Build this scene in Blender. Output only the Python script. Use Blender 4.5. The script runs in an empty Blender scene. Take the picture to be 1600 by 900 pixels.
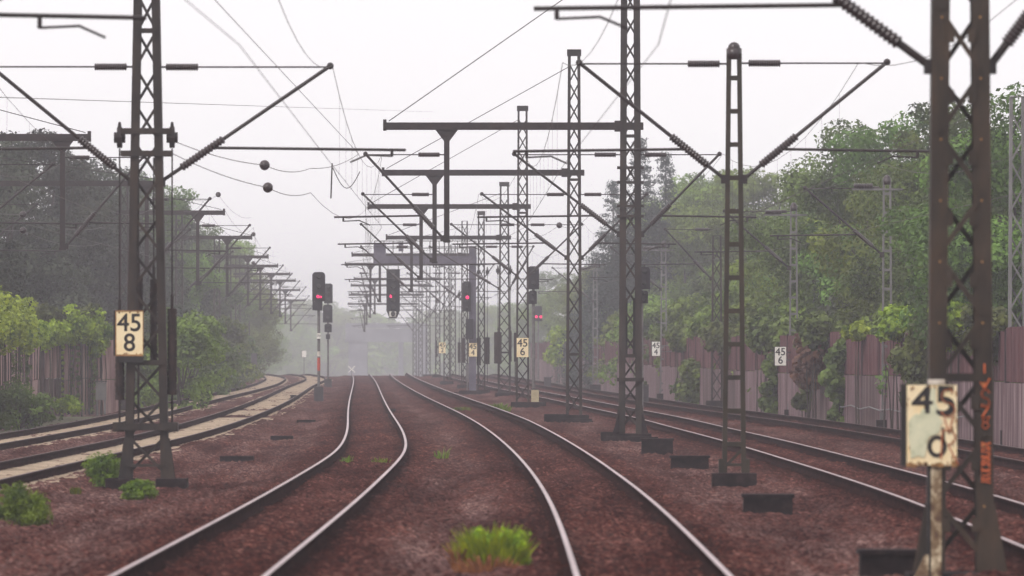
import bpy, math, random
import numpy as np
from mathutils import Vector, Matrix, Quaternion

random.seed(7)
RNG = np.random.default_rng(11)
S = bpy.context.scene
COL = S.collection
R = math.radians

# ------------------------------------------------------------------ camera scale (f in px of a 1600 px wide picture)
F, HOR, CAMZ = 13000.0, 545.0, 2.23

def at(px, py, Y):
    return Vector(((px - 800) * Y / F, Y, CAMZ + (HOR - py) * Y / F))

def dz(Y):
    t = max(0.0, Y - 735.0)
    return -0.011 * t * t / (t + 60.0) if t > 0 else 0.0

GZ = -0.22
def base(x, Y):
    return Vector((x, Y, GZ + dz(Y)))

# ------------------------------------------------------------------ splines
def spline(pts):
    xs = np.array([p[0] for p in pts], float); ys = np.array([p[1] for p in pts], float)
    n = len(xs); h = np.diff(xs)
    A = np.zeros((n, n)); b = np.zeros(n); A[0, 0] = A[-1, -1] = 1
    for i in range(1, n - 1):
        A[i, i-1] = h[i-1]; A[i, i] = 2 * (h[i-1] + h[i]); A[i, i+1] = h[i]
        b[i] = 3 * ((ys[i+1] - ys[i]) / h[i] - (ys[i] - ys[i-1]) / h[i-1])
    c = np.linalg.solve(A, b)
    def f(x):
        x = np.asarray(x, float)
        i = np.clip(np.searchsorted(xs, x) - 1, 0, n - 2)
        d = x - xs[i]
        bb = (ys[i+1] - ys[i]) / h[i] - h[i] * (2 * c[i] + c[i+1]) / 3
        dd = (c[i+1] - c[i]) / (3 * h[i])
        return ys[i] + bb * d + c[i] * d * d + dd * d ** 3
    return f

T1 = spline([(40,-3.3),(82,-3.18),(121,-3.05),(150,-3.02),(181,-3.1),(210,-3.46),(274,-4.65),(404,-7.08),(617,-11.0),(760,-13.8),(1000,-17.8),(1500,-26)])
T2 = spline([(40,1.4),(82,1.39),(113,1.34),(142,1.18),(190,.67),(261,-.48),(349,-2.4),(468,-4.97),(644,-8.4),(760,-10.4),(1000,-13.8),(1500,-21)])
T3 = spline([(40,6.3),(90,6.5),(124,6.6),(171,6.25),(203,5.87),(236,5.33),(263,4.9),(302,4.04),(362,2.62),(432,.9),(476,-.2),(644,-3.9),(760,-6.3),(1000,-10),(1500,-17)])
T4 = spline([(40,11.1),(120,11.1),(166,10.9),(207,10.35),(266,8.9),(319,7.2),(400,5.1),(476,3.3),(644,-.2),(760,-2.5),(1000,-6),(1500,-13)])
T5 = spline([(40,-9.7),(156,-9.4),(216,-9.04),(270,-9.3),(329,-9.97),(420,-11.4),(527,-13.2),(644,-15.2),(700,-17),(745,-19),(850,-24.5),(1000,-34),(1500,-70)])
T6 = spline([(40,-13.2),(150,-13),(207,-12.75),(260,-12.7),(329,-13.4),(420,-14.4),(527,-15.7),(600,-17.2),(644,-18.3),(700,-20.4),(745,-22.6),(850,-28.2),(1000,-38),(1500,-74)])

# ------------------------------------------------------------------ materials
def nmat(name, cols, scale=6.0, rough=.75, metal=0.0, bump=0.0, stretch=(1,1,1), detail=6, contrast=(.35,.65), bscale=None, spec=.35):
    m = bpy.data.materials.new(name); m.use_nodes = True
    nt = m.node_tree; N = nt.nodes; L = nt.links
    b = N['Principled BSDF']
    b.inputs['Roughness'].default_value = rough; b.inputs['Metallic'].default_value = metal
    b.inputs['Specular IOR Level'].default_value = spec
    tc = N.new('ShaderNodeTexCoord'); mp = N.new('ShaderNodeMapping'); mp.inputs['Scale'].default_value = stretch
    L.new(tc.outputs['Object'], mp.inputs['Vector'])
    no = N.new('ShaderNodeTexNoise'); no.inputs['Scale'].default_value = scale; no.inputs['Detail'].default_value = detail
    no.inputs['Roughness'].default_value = .65
    L.new(mp.outputs[0], no.inputs['Vector'])
    r = N.new('ShaderNodeValToRGB')
    n = len(cols)
    while len(r.color_ramp.elements) < n: r.color_ramp.elements.new(.5)
    for i, c in enumerate(cols):
        e = r.color_ramp.elements[i]
        e.position = contrast[0] + (contrast[1] - contrast[0]) * i / max(1, n - 1); e.color = (*c, 1)
    L.new(no.outputs['Fac'], r.inputs[0]); L.new(r.outputs[0], b.inputs['Base Color'])
    if bump:
        n2 = N.new('ShaderNodeTexNoise'); n2.inputs['Scale'].default_value = bscale or scale * 4; n2.inputs['Detail'].default_value = 5
        L.new(mp.outputs[0], n2.inputs['Vector'])
        bp = N.new('ShaderNodeBump'); bp.inputs['Strength'].default_value = bump; bp.inputs['Distance'].default_value = .02
        L.new(n2.outputs['Fac'], bp.inputs['Height']); L.new(bp.outputs[0], b.inputs['Normal'])
    return m

def emit(name, col, st):
    m = bpy.data.materials.new(name); m.use_nodes = True
    b = m.node_tree.nodes['Principled BSDF']
    b.inputs['Base Color'].default_value = (*[c * .3 for c in col], 1)
    b.inputs['Emission Color'].default_value = (*col, 1); b.inputs['Emission Strength'].default_value = st
    return m

def leafmat(name, dark, light, scale=.45, rand=.35, rough=.55):
    m = bpy.data.materials.new(name); m.use_nodes = True
    nt = m.node_tree; N = nt.nodes; L = nt.links
    b = N['Principled BSDF']; out = N['Material Output']
    b.inputs['Roughness'].default_value = rough; b.inputs['Specular IOR Level'].default_value = .3
    tc = N.new('ShaderNodeTexCoord')
    no = N.new('ShaderNodeTexNoise'); no.inputs['Scale'].default_value = scale; no.inputs['Detail'].default_value = 7; no.inputs['Roughness'].default_value = .7
    L.new(tc.outputs['Object'], no.inputs['Vector'])
    r = N.new('ShaderNodeValToRGB'); r.color_ramp.elements[0].position = .36; r.color_ramp.elements[1].position = .66
    r.color_ramp.elements[0].color = (*dark, 1); r.color_ramp.elements[1].color = (*light, 1)
    L.new(no.outputs['Fac'], r.inputs[0])
    oi = N.new('ShaderNodeObjectInfo'); hs = N.new('ShaderNodeHueSaturation')
    mr = N.new('ShaderNodeMapRange'); mr.inputs['To Min'].default_value = 1 - rand; mr.inputs['To Max'].default_value = 1 + rand
    L.new(oi.outputs['Random'], mr.inputs['Value']); L.new(mr.outputs[0], hs.inputs['Value'])
    mh = N.new('ShaderNodeMapRange'); mh.inputs['To Min'].default_value = .475; mh.inputs['To Max'].default_value = .52
    L.new(oi.outputs['Random'], mh.inputs['Value']); L.new(mh.outputs[0], hs.inputs['Hue'])
    L.new(r.outputs[0], hs.inputs['Color']); L.new(hs.outputs[0], b.inputs['Base Color'])
    tr = N.new('ShaderNodeBsdfTranslucent'); L.new(hs.outputs[0], tr.inputs['Color'])
    mx = N.new('ShaderNodeMixShader'); mx.inputs[0].default_value = .3
    L.new(b.outputs[0], mx.inputs[1]); L.new(tr.outputs[0], mx.inputs[2]); L.new(mx.outputs[0], out.inputs['Surface'])
    return m

M = {}
M['steel'] = nmat('weathered_mast_paint', [(.010,.006,.006),(.024,.016,.013),(.040,.025,.018)], 3.0, .6, bump=.2, stretch=(1,1,.35))
M['steel2'] = nmat('olive_mast_paint', [(.010,.007,.004),(.026,.019,.010),(.042,.026,.015)], 2.5, .6, bump=.2, stretch=(1,1,.3))
M['rustleg'] = nmat('rusty_grey_mast_paint', [(.012,.007,.005),(.032,.021,.014),(.060,.036,.022)], 2.0, .65, bump=.25, stretch=(1,1,.3))
M['galv'] = nmat('dull_galvanised_steel', [(.10,.095,.095),(.19,.18,.18)], 2.0, .55, stretch=(1,1,.3))
M['tube'] = nmat('dark_steel_tube', [(.012,.007,.008),(.028,.017,.016)], 5, .5)
M['insul'] = nmat('brown_glazed_insulator', [(.018,.010,.012),(.035,.018,.018)], 8, .3, spec=.5)
M['wire'] = nmat('tarnished_copper_wire', [(.05,.038,.036),(.08,.06,.055)], 10, .55)
M['railside'] = nmat('rusty_rail_side', [(.010,.004,.004),(.022,.008,.008),(.040,.016,.013)], 4, 1.0, bump=.15, spec=0.0)
M['railtop'] = nmat('worn_shiny_rail_head', [(0.351,0.243,0.2497),(0.513,0.378,0.3847)], 2.0, .36, metal=.85, stretch=(1,.1,1))
M['raildull'] = nmat('dull_rail_head', [(.05,.027,.025),(.09,.05,.047)], 2.0, .6, metal=.3, stretch=(1,.1,1))
M['conc'] = nmat('dark_dirty_concrete', [(.007,.004,.005),(.016,.009,.010),(.034,.021,.021)], 3.5, .95, bump=.3, spec=.1)
M['sleeper'] = nmat('pale_sandy_concrete', [(.10,.07,.05),(.36,.27,.19),(.52,.41,.30)], 1.3, .9, bump=.2, contrast=(.3,.6))
M['weights'] = nmat('rusty_cast_iron', [(.012,.007,.008),(.026,.014,.013),(.04,.021,.017)], 6, .8, bump=.3)
M['enamel'] = nmat('cream_enamel', [(.58,.38,.16),(.82,.63,.33),(.87,.73,.47)], 2.2, .45, contrast=(.22,.5), spec=.4)
M['enamelw'] = nmat('white_enamel', [(.55,.5,.42),(.80,.78,.72)], 3, .45, contrast=(.25,.45))
M['enamelr'] = nmat('rusty_edge_enamel', [(.16,.06,.02),(.4,.22,.08)], 9, .6, contrast=(.3,.6))
M['black'] = nmat('black_paint', [(.010,.008,.009),(.02,.016,.016)], 8, .55)
M['sigblack'] = nmat('matt_black_signal_board', [(.009,.007,.011),(.018,.014,.02)], 4, .7)
M['red'] = emit('red_signal_lamp', (1, .012, .13), 1.8)
M['redpaint'] = nmat('faded_red_paint', [(.38,.05,.03),(.55,.09,.05)], 4, .6)
M['whitepaint'] = nmat('dirty_white_paint', [(.42,.36,.3),(.72,.68,.62)], 5, .6)
M['rustwhite'] = nmat('flaking_white_paint_on_rust', [(.07,.03,.018),(.20,.13,.07),(.62,.52,.36)], 5.5, .7, bump=.3, contrast=(.36,.62))
M['orange'] = nmat('orange_spray_paint', [(.50,.10,.03),(.72,.16,.05)], 9, .6)
M['orangefade'] = nmat('thin_orange_spray_paint', [(.33,.10,.04),(.58,.17,.06)], 9, .6)
M['smear'] = nmat('pale_green_bleached_paint', [(.42,.44,.28),(.62,.62,.44),(.70,.68,.48)], 5, .6)
M['cab'] = nmat('grey_lineside_cabinet', [(.09,.085,.085),(.17,.16,.155)], 4, .7)
M['cabd'] = nmat('dark_lineside_cabinet', [(.03,.026,.03),(.06,.05,.055)], 4, .7)
M['wood'] = nmat('violet_brown_timber_boards', [(0.0442,0.0169,0.0208),(0.117,0.0494,0.0546),(0.221,0.1105,0.1105)], 2.2, .9, bump=.3, stretch=(4,4,.16), spec=.1, contrast=(.3,.7))
M['wallc'] = nmat('streaked_pale_concrete', [(.06,.032,.036),(.17,.105,.115),(.40,.30,.305)], 1.5, .95, bump=.2, stretch=(2.0,2.0,.16), contrast=(.32,.70), spec=.1)
M['wallp'] = nmat('purple_grey_streaked_boards', [(0.0364,0.0195,0.0221),(0.1105,0.0676,0.0715),(0.26,0.195,0.1885)], 1.8, .95, bump=.2, stretch=(3,3,.14), contrast=(.34,.66), spec=.1)
M['wallq'] = nmat('pink_brown_streaked_boards', [(.13,.066,.064),(.34,.215,.205),(.55,.41,.38)], 1.6, .95, bump=.2, stretch=(2.2,2.2,.12), contrast=(.34,.66), spec=.1)
M['post'] = nmat('dark_wall_post', [(.02,.010,.012),(.05,.03,.032)], 4, .9)
M['bark'] = nmat('bark', [(.03,.022,.018),(.07,.055,.045)], 6, .9, bump=.5, stretch=(3,3,.5))
M['leafA'] = leafmat('broad_leaf_green', (0.0144,0.0312,0.006), (0.18,0.288,0.048))
M['leafB'] = leafmat('light_leaf_green', (0.0336,0.066,0.0096), (0.3,0.444,0.06))
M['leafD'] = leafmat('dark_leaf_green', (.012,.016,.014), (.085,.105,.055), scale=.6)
M['leafC'] = leafmat('conifer_needles', (0.0144,0.0288,0.024), (0.036,0.06,0.0432))
M['ivy'] = leafmat('ivy_leaf_bright', (.035,.10,.006), (.50,.68,.05), scale=1.2)  # wide dark to light leaf range stands in for stronger sunlight
M['ivyd'] = leafmat('ivy_leaf_dull', (0.0264,0.048,0.0096), (0.192,0.252,0.048), scale=1.2)
M['ivyr'] = leafmat('reddening_creeper', (0.072,0.0264,0.024), (0.18,0.072,0.048), scale=1.2)
M['grass'] = leafmat('weed_green', (0.084,0.168,0.0048), (0.432,0.528,0.0144), scale=5)
M['bushm'] = leafmat('low_shrub_green', (.035,.07,.006), (.23,.31,.02), scale=3)
M['dead'] = nmat('dead_orange_grass', [(.16,.05,.02),(.34,.14,.05)], 14, .9)
M['bridge'] = nmat('haze_paled_bridge_concrete', [(.12,.12,.14),(.20,.20,.22)], .5, .9)  # colour lightened so the bridge fades as if in thicker haze
M['gantry'] = nmat('haze_tinted_gantry_paint', [(.08,.07,.10),(.15,.135,.17)], 1.5, .8, bump=.2)  # pale violet grey puts distance haze into the gantry colour
M['cream'] = nmat('yellowed_cover', [(.40,.33,.20),(.58,.5,.32)], 3, .7)

# ballast: stones in rusty browns with paler and darker streaks running along the tracks
def ballast():
    m = bpy.data.materials.new('rusty_ballast'); m.use_nodes = True
    nt = m.node_tree; N = nt.nodes; L = nt.links; b = N['Principled BSDF']
    b.inputs['Roughness'].default_value = 1.0; b.inputs['Specular IOR Level'].default_value = 0.0
    tc = N.new('ShaderNodeTexCoord')
    def noise(scale, st, det=6):
        mp = N.new('ShaderNodeMapping'); mp.inputs['Scale'].default_value = st
        L.new(tc.outputs['Object'], mp.inputs['Vector'])
        n = N.new('ShaderNodeTexNoise'); n.inputs['Scale'].default_value = scale; n.inputs['Detail'].default_value = det; n.inputs['Roughness'].default_value = .7
        L.new(mp.outputs[0], n.inputs['Vector']); return n.outputs['Fac']
    def ramp(fac, *st):
        r = N.new('ShaderNodeValToRGB')
        while len(r.color_ramp.elements) < len(st): r.color_ramp.elements.new(.5)
        for e, (p, c) in zip(r.color_ramp.elements, st): e.position = p; e.color = (*c, 1)
        L.new(fac, r.inputs[0]); return r.outputs[0]
    def mix(fac, a, c, mode='MIX'):
        x = N.new('ShaderNodeMix'); x.data_type = 'RGBA'; x.blend_type = mode
        if isinstance(fac, float): x.inputs[0].default_value = fac
        else: L.new(fac, x.inputs[0])
        L.new(a, x.inputs[6]); L.new(c, x.inputs[7]); return x.outputs[2]
    v = N.new('ShaderNodeTexVoronoi'); v.inputs['Scale'].default_value = 17.0
    L.new(tc.outputs['Object'], v.inputs['Vector'])
    sep = N.new('ShaderNodeSeparateColor'); L.new(v.outputs['Color'], sep.inputs[0])
    stone = ramp(sep.outputs[0], (0, (.009,.0022,.0022)), (.45, (.049,.0115,.0090)), (.8, (.098,.027,.021)), (1, (.29,.13,.105)))
    stoneg = ramp(sep.outputs[1], (0, (.030,.012,.012)), (.5, (.115,.056,.051)), (1, (.38,.25,.225)))
    grey = ramp(noise(.9, (1.1, .06, 1)), (.44, (.04,.04,.04)), (.68, (.8,.8,.8)))
    def attr(n):
        a = N.new('ShaderNodeAttribute'); a.attribute_name = n; return a.outputs['Fac']
    def math_(op, a, b_):
        q = N.new('ShaderNodeMath'); q.operation = op; q.use_clamp = True
        for k, w in ((0, a), (1, b_)):
            if isinstance(w, float): q.inputs[k].default_value = w
            else: L.new(w, q.inputs[k])
        return q.outputs[0]
    gm = math_('MULTIPLY', math_('ADD', grey, .22), math_('SUBTRACT', 1.0, math_('MULTIPLY', attr('bed'), .75)))
    c1 = mix(gm, stone, stoneg)
    dark = ramp(noise(1.0, (.8, .05, 1), 5), (.37, (.50,.45,.47)), (.60, (1,1,1)))
    c2 = mix(1.0, c1, dark, 'MULTIPLY')
    patch = ramp(noise(.35, (1, .35, 1), 4), (.38, (.84,.82,.83)), (.64, (1.06,1.05,1.03)))
    c3 = mix(1.0, c2, patch, 'MULTIPLY')
    dd = N.new('ShaderNodeRGB'); dd.outputs[0].default_value = (.42, .36, .36, 1)
    c4 = mix(1.0, c3, dd.outputs[0], 'MULTIPLY')
    c3 = mix(math_('MULTIPLY', attr('rail_band'), .9), c3, c4)
    L.new(c3, b.inputs['Base Color'])
    bp = N.new('ShaderNodeBump'); bp.inputs['Strength'].default_value = .8; bp.inputs['Distance'].default_value = .03
    L.new(v.outputs['Distance'], bp.inputs['Height']); bp.invert = True
    L.new(bp.outputs[0], b.inputs['Normal'])
    return m
M['ballast'] = ballast()
M['soil'] = nmat('weedy_soil', [(.045,.030,.022),(.075,.065,.03),(.06,.085,.025)], .4, .95, bump=.4, bscale=6)

# ------------------------------------------------------------------ mesh builder
class MB:
    def __init__(s): s.v = []; s.f = []; s.m = []; s.mi = 0
    def add(s, vs, fs):
        o = len(s.v); s.v += [tuple(p) for p in vs]
        s.f += [tuple(i + o for i in f) for f in fs]; s.m += [s.mi] * len(fs); return s
    def hexa(s, a, b):
        return s.add(list(a) + list(b), [(3,2,1,0),(4,5,6,7),(0,1,5,4),(1,2,6,5),(2,3,7,6),(3,0,4,7)])
    def box(s, c, d, r=None):
        x, y, z = d[0]/2, d[1]/2, d[2]/2
        P = [Vector(q) for q in ((-x,-y,-z),(x,-y,-z),(x,y,-z),(-x,y,-z),(-x,-y,z),(x,-y,z),(x,y,z),(-x,y,z))]
        if r is not None: P = [r @ p for p in P]
        c = Vector(c); P = [p + c for p in P]
        return s.hexa(P[:4], P[4:])
    def bar(s, p, q, w, h, up=(0,1,0)):
        p, q = Vector(p), Vector(q); d = (q - p).normalized(); u = Vector(up)
        if abs(d.dot(u)) > .98: u = Vector((1,0,0))
        a = d.cross(u).normalized(); b = a.cross(d)
        k = [a*sx*w/2 + b*sy*h/2 for sx, sy in ((-1,-1),(1,-1),(1,1),(-1,1))]
        return s.hexa([p + o for o in k], [q + o for o in k])
    def tube(s, pts, r, n=8, cap=True):
        pts = [Vector(p) for p in pts]
        rs = r if isinstance(r, (list, tuple)) else [r] * len(pts)
        vs, fs = [], []
        prev = None
        for i, p in enumerate(pts):
            d = (pts[min(i+1, len(pts)-1)] - pts[max(i-1, 0)])
            if d.length < 1e-9: d = Vector((0,0,1))
            d.normalize()
            u = prev if prev is not None and abs(prev.dot(d)) < .95 else (Vector((0,0,1)) if abs(d.z) < .9 else Vector((1,0,0)))
            a = d.cross(u).normalized(); b = a.cross(d).normalized(); prev = b
            for k in range(n):
                t = 2*math.pi*k/n; vs.append(p + (a*math.cos(t) + b*math.sin(t))*rs[i])
        for i in range(len(pts)-1):
            for k in range(n):
                fs.append((i*n+k, i*n+(k+1) % n, (i+1)*n+(k+1) % n, (i+1)*n+k))
        if cap: fs += [tuple(range(n))[::-1], tuple(range((len(pts)-1)*n, len(pts)*n))]
        return s.add(vs, fs)
    def insul(s, p, q, r=.075, ribs=7, n=8):
        ribs = ribs*2
        p, q = Vector(p), Vector(q); pts, rs = [p], [r*.5]
        for i in range(ribs):
            for f, rr in ((.12,.74),(.42,1.0),(.60,1.0),(.88,.74)):
                pts.append(p.lerp(q, (i+f)/ribs)); rs.append(r*rr)
        pts.append(q); rs.append(r*.5)
        return s.tube(pts, rs, n)
    def prism(s, poly, y0, y1):            # poly in (x, z), extruded along y
        n = len(poly); vs = [(x, y0, z) for x, z in poly] + [(x, y1, z) for x, z in poly]
        return s.add(vs, [tuple(range(n)), tuple(range(2*n-1, n-1, -1))] + [(i, i+n, (i+1) % n + n, (i+1) % n) for i in range(n)])
    def sphere(s, c, r, n=10, sz=1):
        c = Vector(c); pts, rs = [], []
        for i in range(n+1):
            t = math.pi*i/n; pts.append(c + Vector((0,0,-math.cos(t)*r*sz))); rs.append(max(1e-3, math.sin(t)*r))
        return s.tube(pts, rs, 12)
    def build(s, name, mat, parent=None, o=(0,0,0), smooth=False):
        me = bpy.data.meshes.new(name); o = Vector(o)
        me.from_pydata([tuple(Vector(p) - o) for p in s.v], [], s.f)
        for k in (mat if isinstance(mat, (list, tuple)) else [mat]): me.materials.append(M[k] if isinstance(k, str) else k)
        me.polygons.foreach_set('material_index', s.m)
        if smooth: me.polygons.foreach_set('use_smooth', [True]*len(s.f))
        ob = bpy.data.objects.new(name, me); COL.objects.link(ob)
        if parent is not None: ob.parent = parent
        else: ob.location = o
        return ob

def fastmesh(name, v, f, mat, parent=None):
    me = bpy.data.meshes.new(name)
    nv, nf, k = len(v), len(f), f.shape[1]
    me.vertices.add(nv); me.vertices.foreach_set('co', np.ascontiguousarray(v, np.float32).ravel())
    me.loops.add(nf*k); me.loops.foreach_set('vertex_index', np.ascontiguousarray(f, np.int32).ravel())
    me.polygons.add(nf); me.polygons.foreach_set('loop_start', np.arange(0, nf*k, k, dtype=np.int32))
    me.update(calc_edges=True)
    for q in (mat if isinstance(mat, (list, tuple)) else [mat]): me.materials.append(M[q])
    ob = bpy.data.objects.new(name, me); COL.objects.link(ob)
    if parent is not None: ob.parent = parent
    return ob

def thing(name, loc, label, cat, group=None):
    o = bpy.data.objects.new(name, None); COL.objects.link(o); o.empty_display_size = .3
    o.location = loc
    return tag(o, label, cat, group)
def tag(o, label, cat, group=None):
    o['label'] = label; o['category'] = cat
    if group: o['group'] = group
    return o
def struct(o, kind='structure'):
    o['kind'] = kind; return o

ORD = ['nearest','second','third','fourth','fifth','sixth','seventh','eighth','ninth','tenth','eleventh','twelfth','thirteenth','fourteenth','fifteenth','sixteenth','seventeenth','eighteenth','nineteenth','twentieth']

# text meshes from Blender's built-in font
def text_obj(txt, size, mat, parent, loc, name, ext=.004, bold=0.0, sx=1.0):
    cu = bpy.data.curves.new('lettering', 'FONT'); cu.body = txt; cu.size = size; cu.align_x = 'CENTER'; cu.align_y = 'CENTER'
    cu.extrude = ext; cu.bevel_depth = bold; cu.bevel_resolution = 0
    tmp = bpy.data.objects.new('lettering', cu); COL.objects.link(tmp)
    bpy.context.view_layer.update()
    me = bpy.data.meshes.new_from_object(tmp.evaluated_get(bpy.context.evaluated_depsgraph_get()))
    bpy.data.objects.remove(tmp)
    me.transform(Matrix.Rotation(R(90), 4, 'X') @ Matrix.Diagonal((sx, 1, 1, 1)))
    me.name = name; me.materials.clear(); me.materials.append(M[mat])
    ob = bpy.data.objects.new(name, me); COL.objects.link(ob); ob.parent = parent; ob.location = loc
    return ob

# ================================================================== ground
def trackbed():
    ys = [55.0]
    while ys[-1] < 1250: ys.append(ys[-1] + max(.13, ys[-1]*.0018))
    ys = np.array(ys); nc = 440
    lo = T6(ys) - 2.7; hi = T4(ys) + 2.3
    u = np.linspace(0, 1, nc)
    X = lo[:, None] + (hi - lo)[:, None]*u[None, :]
    X += RNG.normal(0, .012, X.shape)
    Yg = np.repeat(ys[:, None], nc, 1) + RNG.normal(0, .02, X.shape)
    Z = np.full(X.shape, -.265)
    for k, T in enumerate((T1, T2, T3, T4, T5, T6)):
        d = np.abs(X - T(ys)[:, None])
        top = -.185 if k < 4 else np.where(d > .98, -.158, -.20)
        w = np.clip((2.1 - d)/.7, 0, 1); w = w*w*(3 - 2*w)
        Z = np.maximum(Z, -.265 + (top + .265)*w)
    # lumps of three sizes
    def smooth(a, kx, ky):
        for ax, k in ((1, kx), (0, ky)):
            c = np.cumsum(np.insert(np.pad(a, [(k, k) if i == ax else (0, 0) for i in (0, 1)], mode='edge'), 0, 0, axis=ax), axis=ax)
            n = a.shape[ax]; w = 2*k + 1
            a = (np.take(c, range(w, w+n), ax) - np.take(c, range(0, n), ax))/w
        return a
    n1 = RNG.normal(0, 1, X.shape); n2 = smooth(RNG.normal(0, 1, X.shape), 2, 1); n3 = smooth(RNG.normal(0, 1, X.shape), 9, 7)
    Z += n1*.016 + n2/n2.std()*.014 + n3/n3.std()*.011
    e = np.minimum(u, 1 - u)[None, :]*(hi - lo)[:, None]
    Z -= np.clip(1 - e/.8, 0, 1)*.25
    D = np.array([dz(y) for y in ys]); Z += D[:, None]
    v = np.stack([X, Yg, Z], -1).reshape(-1, 3)
    i = np.arange((len(ys)-1)*nc).reshape(-1, nc)[:, :-1].ravel()
    f = np.stack([i, i+1, i+nc+1, i+nc], -1)
    ob = struct(fastmesh('trackbed', v, f, 'ballast'))
    bed = np.zeros(X.shape); band_w = np.zeros(X.shape)
    for T in (T1, T2, T3, T4):
        d = np.abs(X - T(ys)[:, None]); bed = np.maximum(bed, np.clip((1.75 - d)/.5, 0, 1))
        band_w = np.maximum(band_w, np.clip(1 - np.abs(d - .80)/.34, 0, 1))  # band around each rail where the ballast colour is darkened
    for nm, a in (('bed', bed), ('rail_band', band_w)):
        ob.data.attributes.new(nm, 'FLOAT', 'POINT').data.foreach_set('value', a.astype(np.float32).ravel())
trackbed()

def ground():
    ys = [20, 55] + list(np.linspace(70, 735, 20)) + list(np.linspace(760, 1300, 14)) + [1600, 2000, 2480]
    xs = [-900, -300, -120, -60, -40, -28, -20, -12, 0, 8, 14, 20, 30, 60, 120, 300, 900]
    v = []; f = []
    for y in ys:
        for x in xs: v.append((x, y, -.48 + dz(min(y, 1150))))
    n = len(xs)
    for j in range(len(ys)-1):
        for i in range(n-1): f.append((j*n+i, j*n+i+1, (j+1)*n+i+1, (j+1)*n+i))
    struct(fastmesh('ground', np.array(v), np.array(f), 'soil'))
ground()

# ================================================================== tracks
def rail(T, side, parent, o, y0, y1, cant=None, top='railtop'):
    prof = [(-.036,-.008),(-.030,0),(.030,0),(.036,-.008),(.034,-.042),(.010,-.056),(.010,-.145),(.075,-.160),(.075,-.172),(-.075,-.172),(-.075,-.160),(-.010,-.145),(-.010,-.056),(-.034,-.042)]
    ys = np.concatenate([np.arange(y0, 320, 2.0), np.arange(320, y1, 4.0)])
    xs = T(ys) + side*.7535
    vs = []; fs = []; mi = []
    n = len(prof)
    for x, y in zip(xs, ys):
        c = cant(y) if cant else 0.0
        for a, b in prof: vs.append((x + a - o[0], y - o[1], b + c + dz(y) - o[2]))
    for j in range(len(ys)-1):
        for k in range(n):
            fs.append((j*n+k, (j+1)*n+k, (j+1)*n+(k+1) % n, j*n+(k+1) % n)); mi.append(1 if k == 1 or (k in (0, 2) and top == 'railtop' and False) else 0)
    ob = fastmesh('rail', np.array(vs), np.array(fs), ['railside', top], parent)
    ob.data.polygons.foreach_set('material_index', mi)

def sleepers(T, parent, o, ys, name):
    mb = MB()
    for y in ys:
        x = float(T(y)); sl = float(T(y+1) - T(y-1))/2
        rot = Matrix.Rotation(-math.atan(sl) + random.uniform(-.01, .01), 3, 'Z')
        z = dz(y) - .155 + random.uniform(-.006, .004)
        h = .17; hl = 1.27 + random.uniform(-.03, .03)
        P = []
        for zz, w in ((z - h, .15), (z, .11)):
            for a, b in ((-hl,-w),(hl,-w),(hl,w),(-hl,w)):
                P.append(rot @ Vector((a, b, 0)) + Vector((x, y, zz)))
        mb.hexa(P[:4], P[4:])
    return mb.build(name, 'sleeper', parent, o)

tracks = [('railway_track', T1, 55, 900, 'shiny railed track left of centre, swinging right to left through an S bend', 'railtop', None),
          ('railway_track', T2, 55, 900, 'shiny railed track right of centre curving away past the grass tuft', 'railtop', lambda y: .09*min(1, max(0, (y-150)/100))),
          ('railway_track', T3, 55, 900, 'track right of the central masts and ladder mast, sweeping across at the right', 'railtop', None),
          ('railway_track', T4, 55, 900, 'dark dull track running directly beside the right noise barrier', 'raildull', None),
          ('railway_track', T5, 100, 880, 'track with pale concrete sleepers just left of the left-hand lattice mast', 'raildull', None),
          ('railway_track', T6, 100, 880, 'leftmost track with pale concrete sleepers beside the ivy grown wall', 'raildull', None)]
for i, (nm, T, y0, y1, lab, top, cant) in enumerate(tracks):
    o = Vector((float(T(150)), 150, -.2))
    t = thing(nm, o, lab, 'track', 'railway tracks')
    rail(T, -1, t, o, y0, y1, None, top); rail(T, 1, t, o, y0, y1, cant, top)
    if i >= 4:
        ys = np.arange(152 if i == 4 else 205, 880, .62)
        for y in ys[:100]: sleepers(T, t, o, [y], 'sleeper')
        gone = lambda y: i == 4 and any(a < y < b for a, b in ((289,299),(322,330),(352,356),(391,398),(446,455)))
        struct(sleepers(T, t, o, [y for y in ys[100:] if not gone(y)], 'sleepers'), 'stuff')
        ys0 = np.arange(102, ys[0]-.3, .62)
        struct(sleepers(T, t, o, ys0, 'sleepers'), 'stuff')

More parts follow.
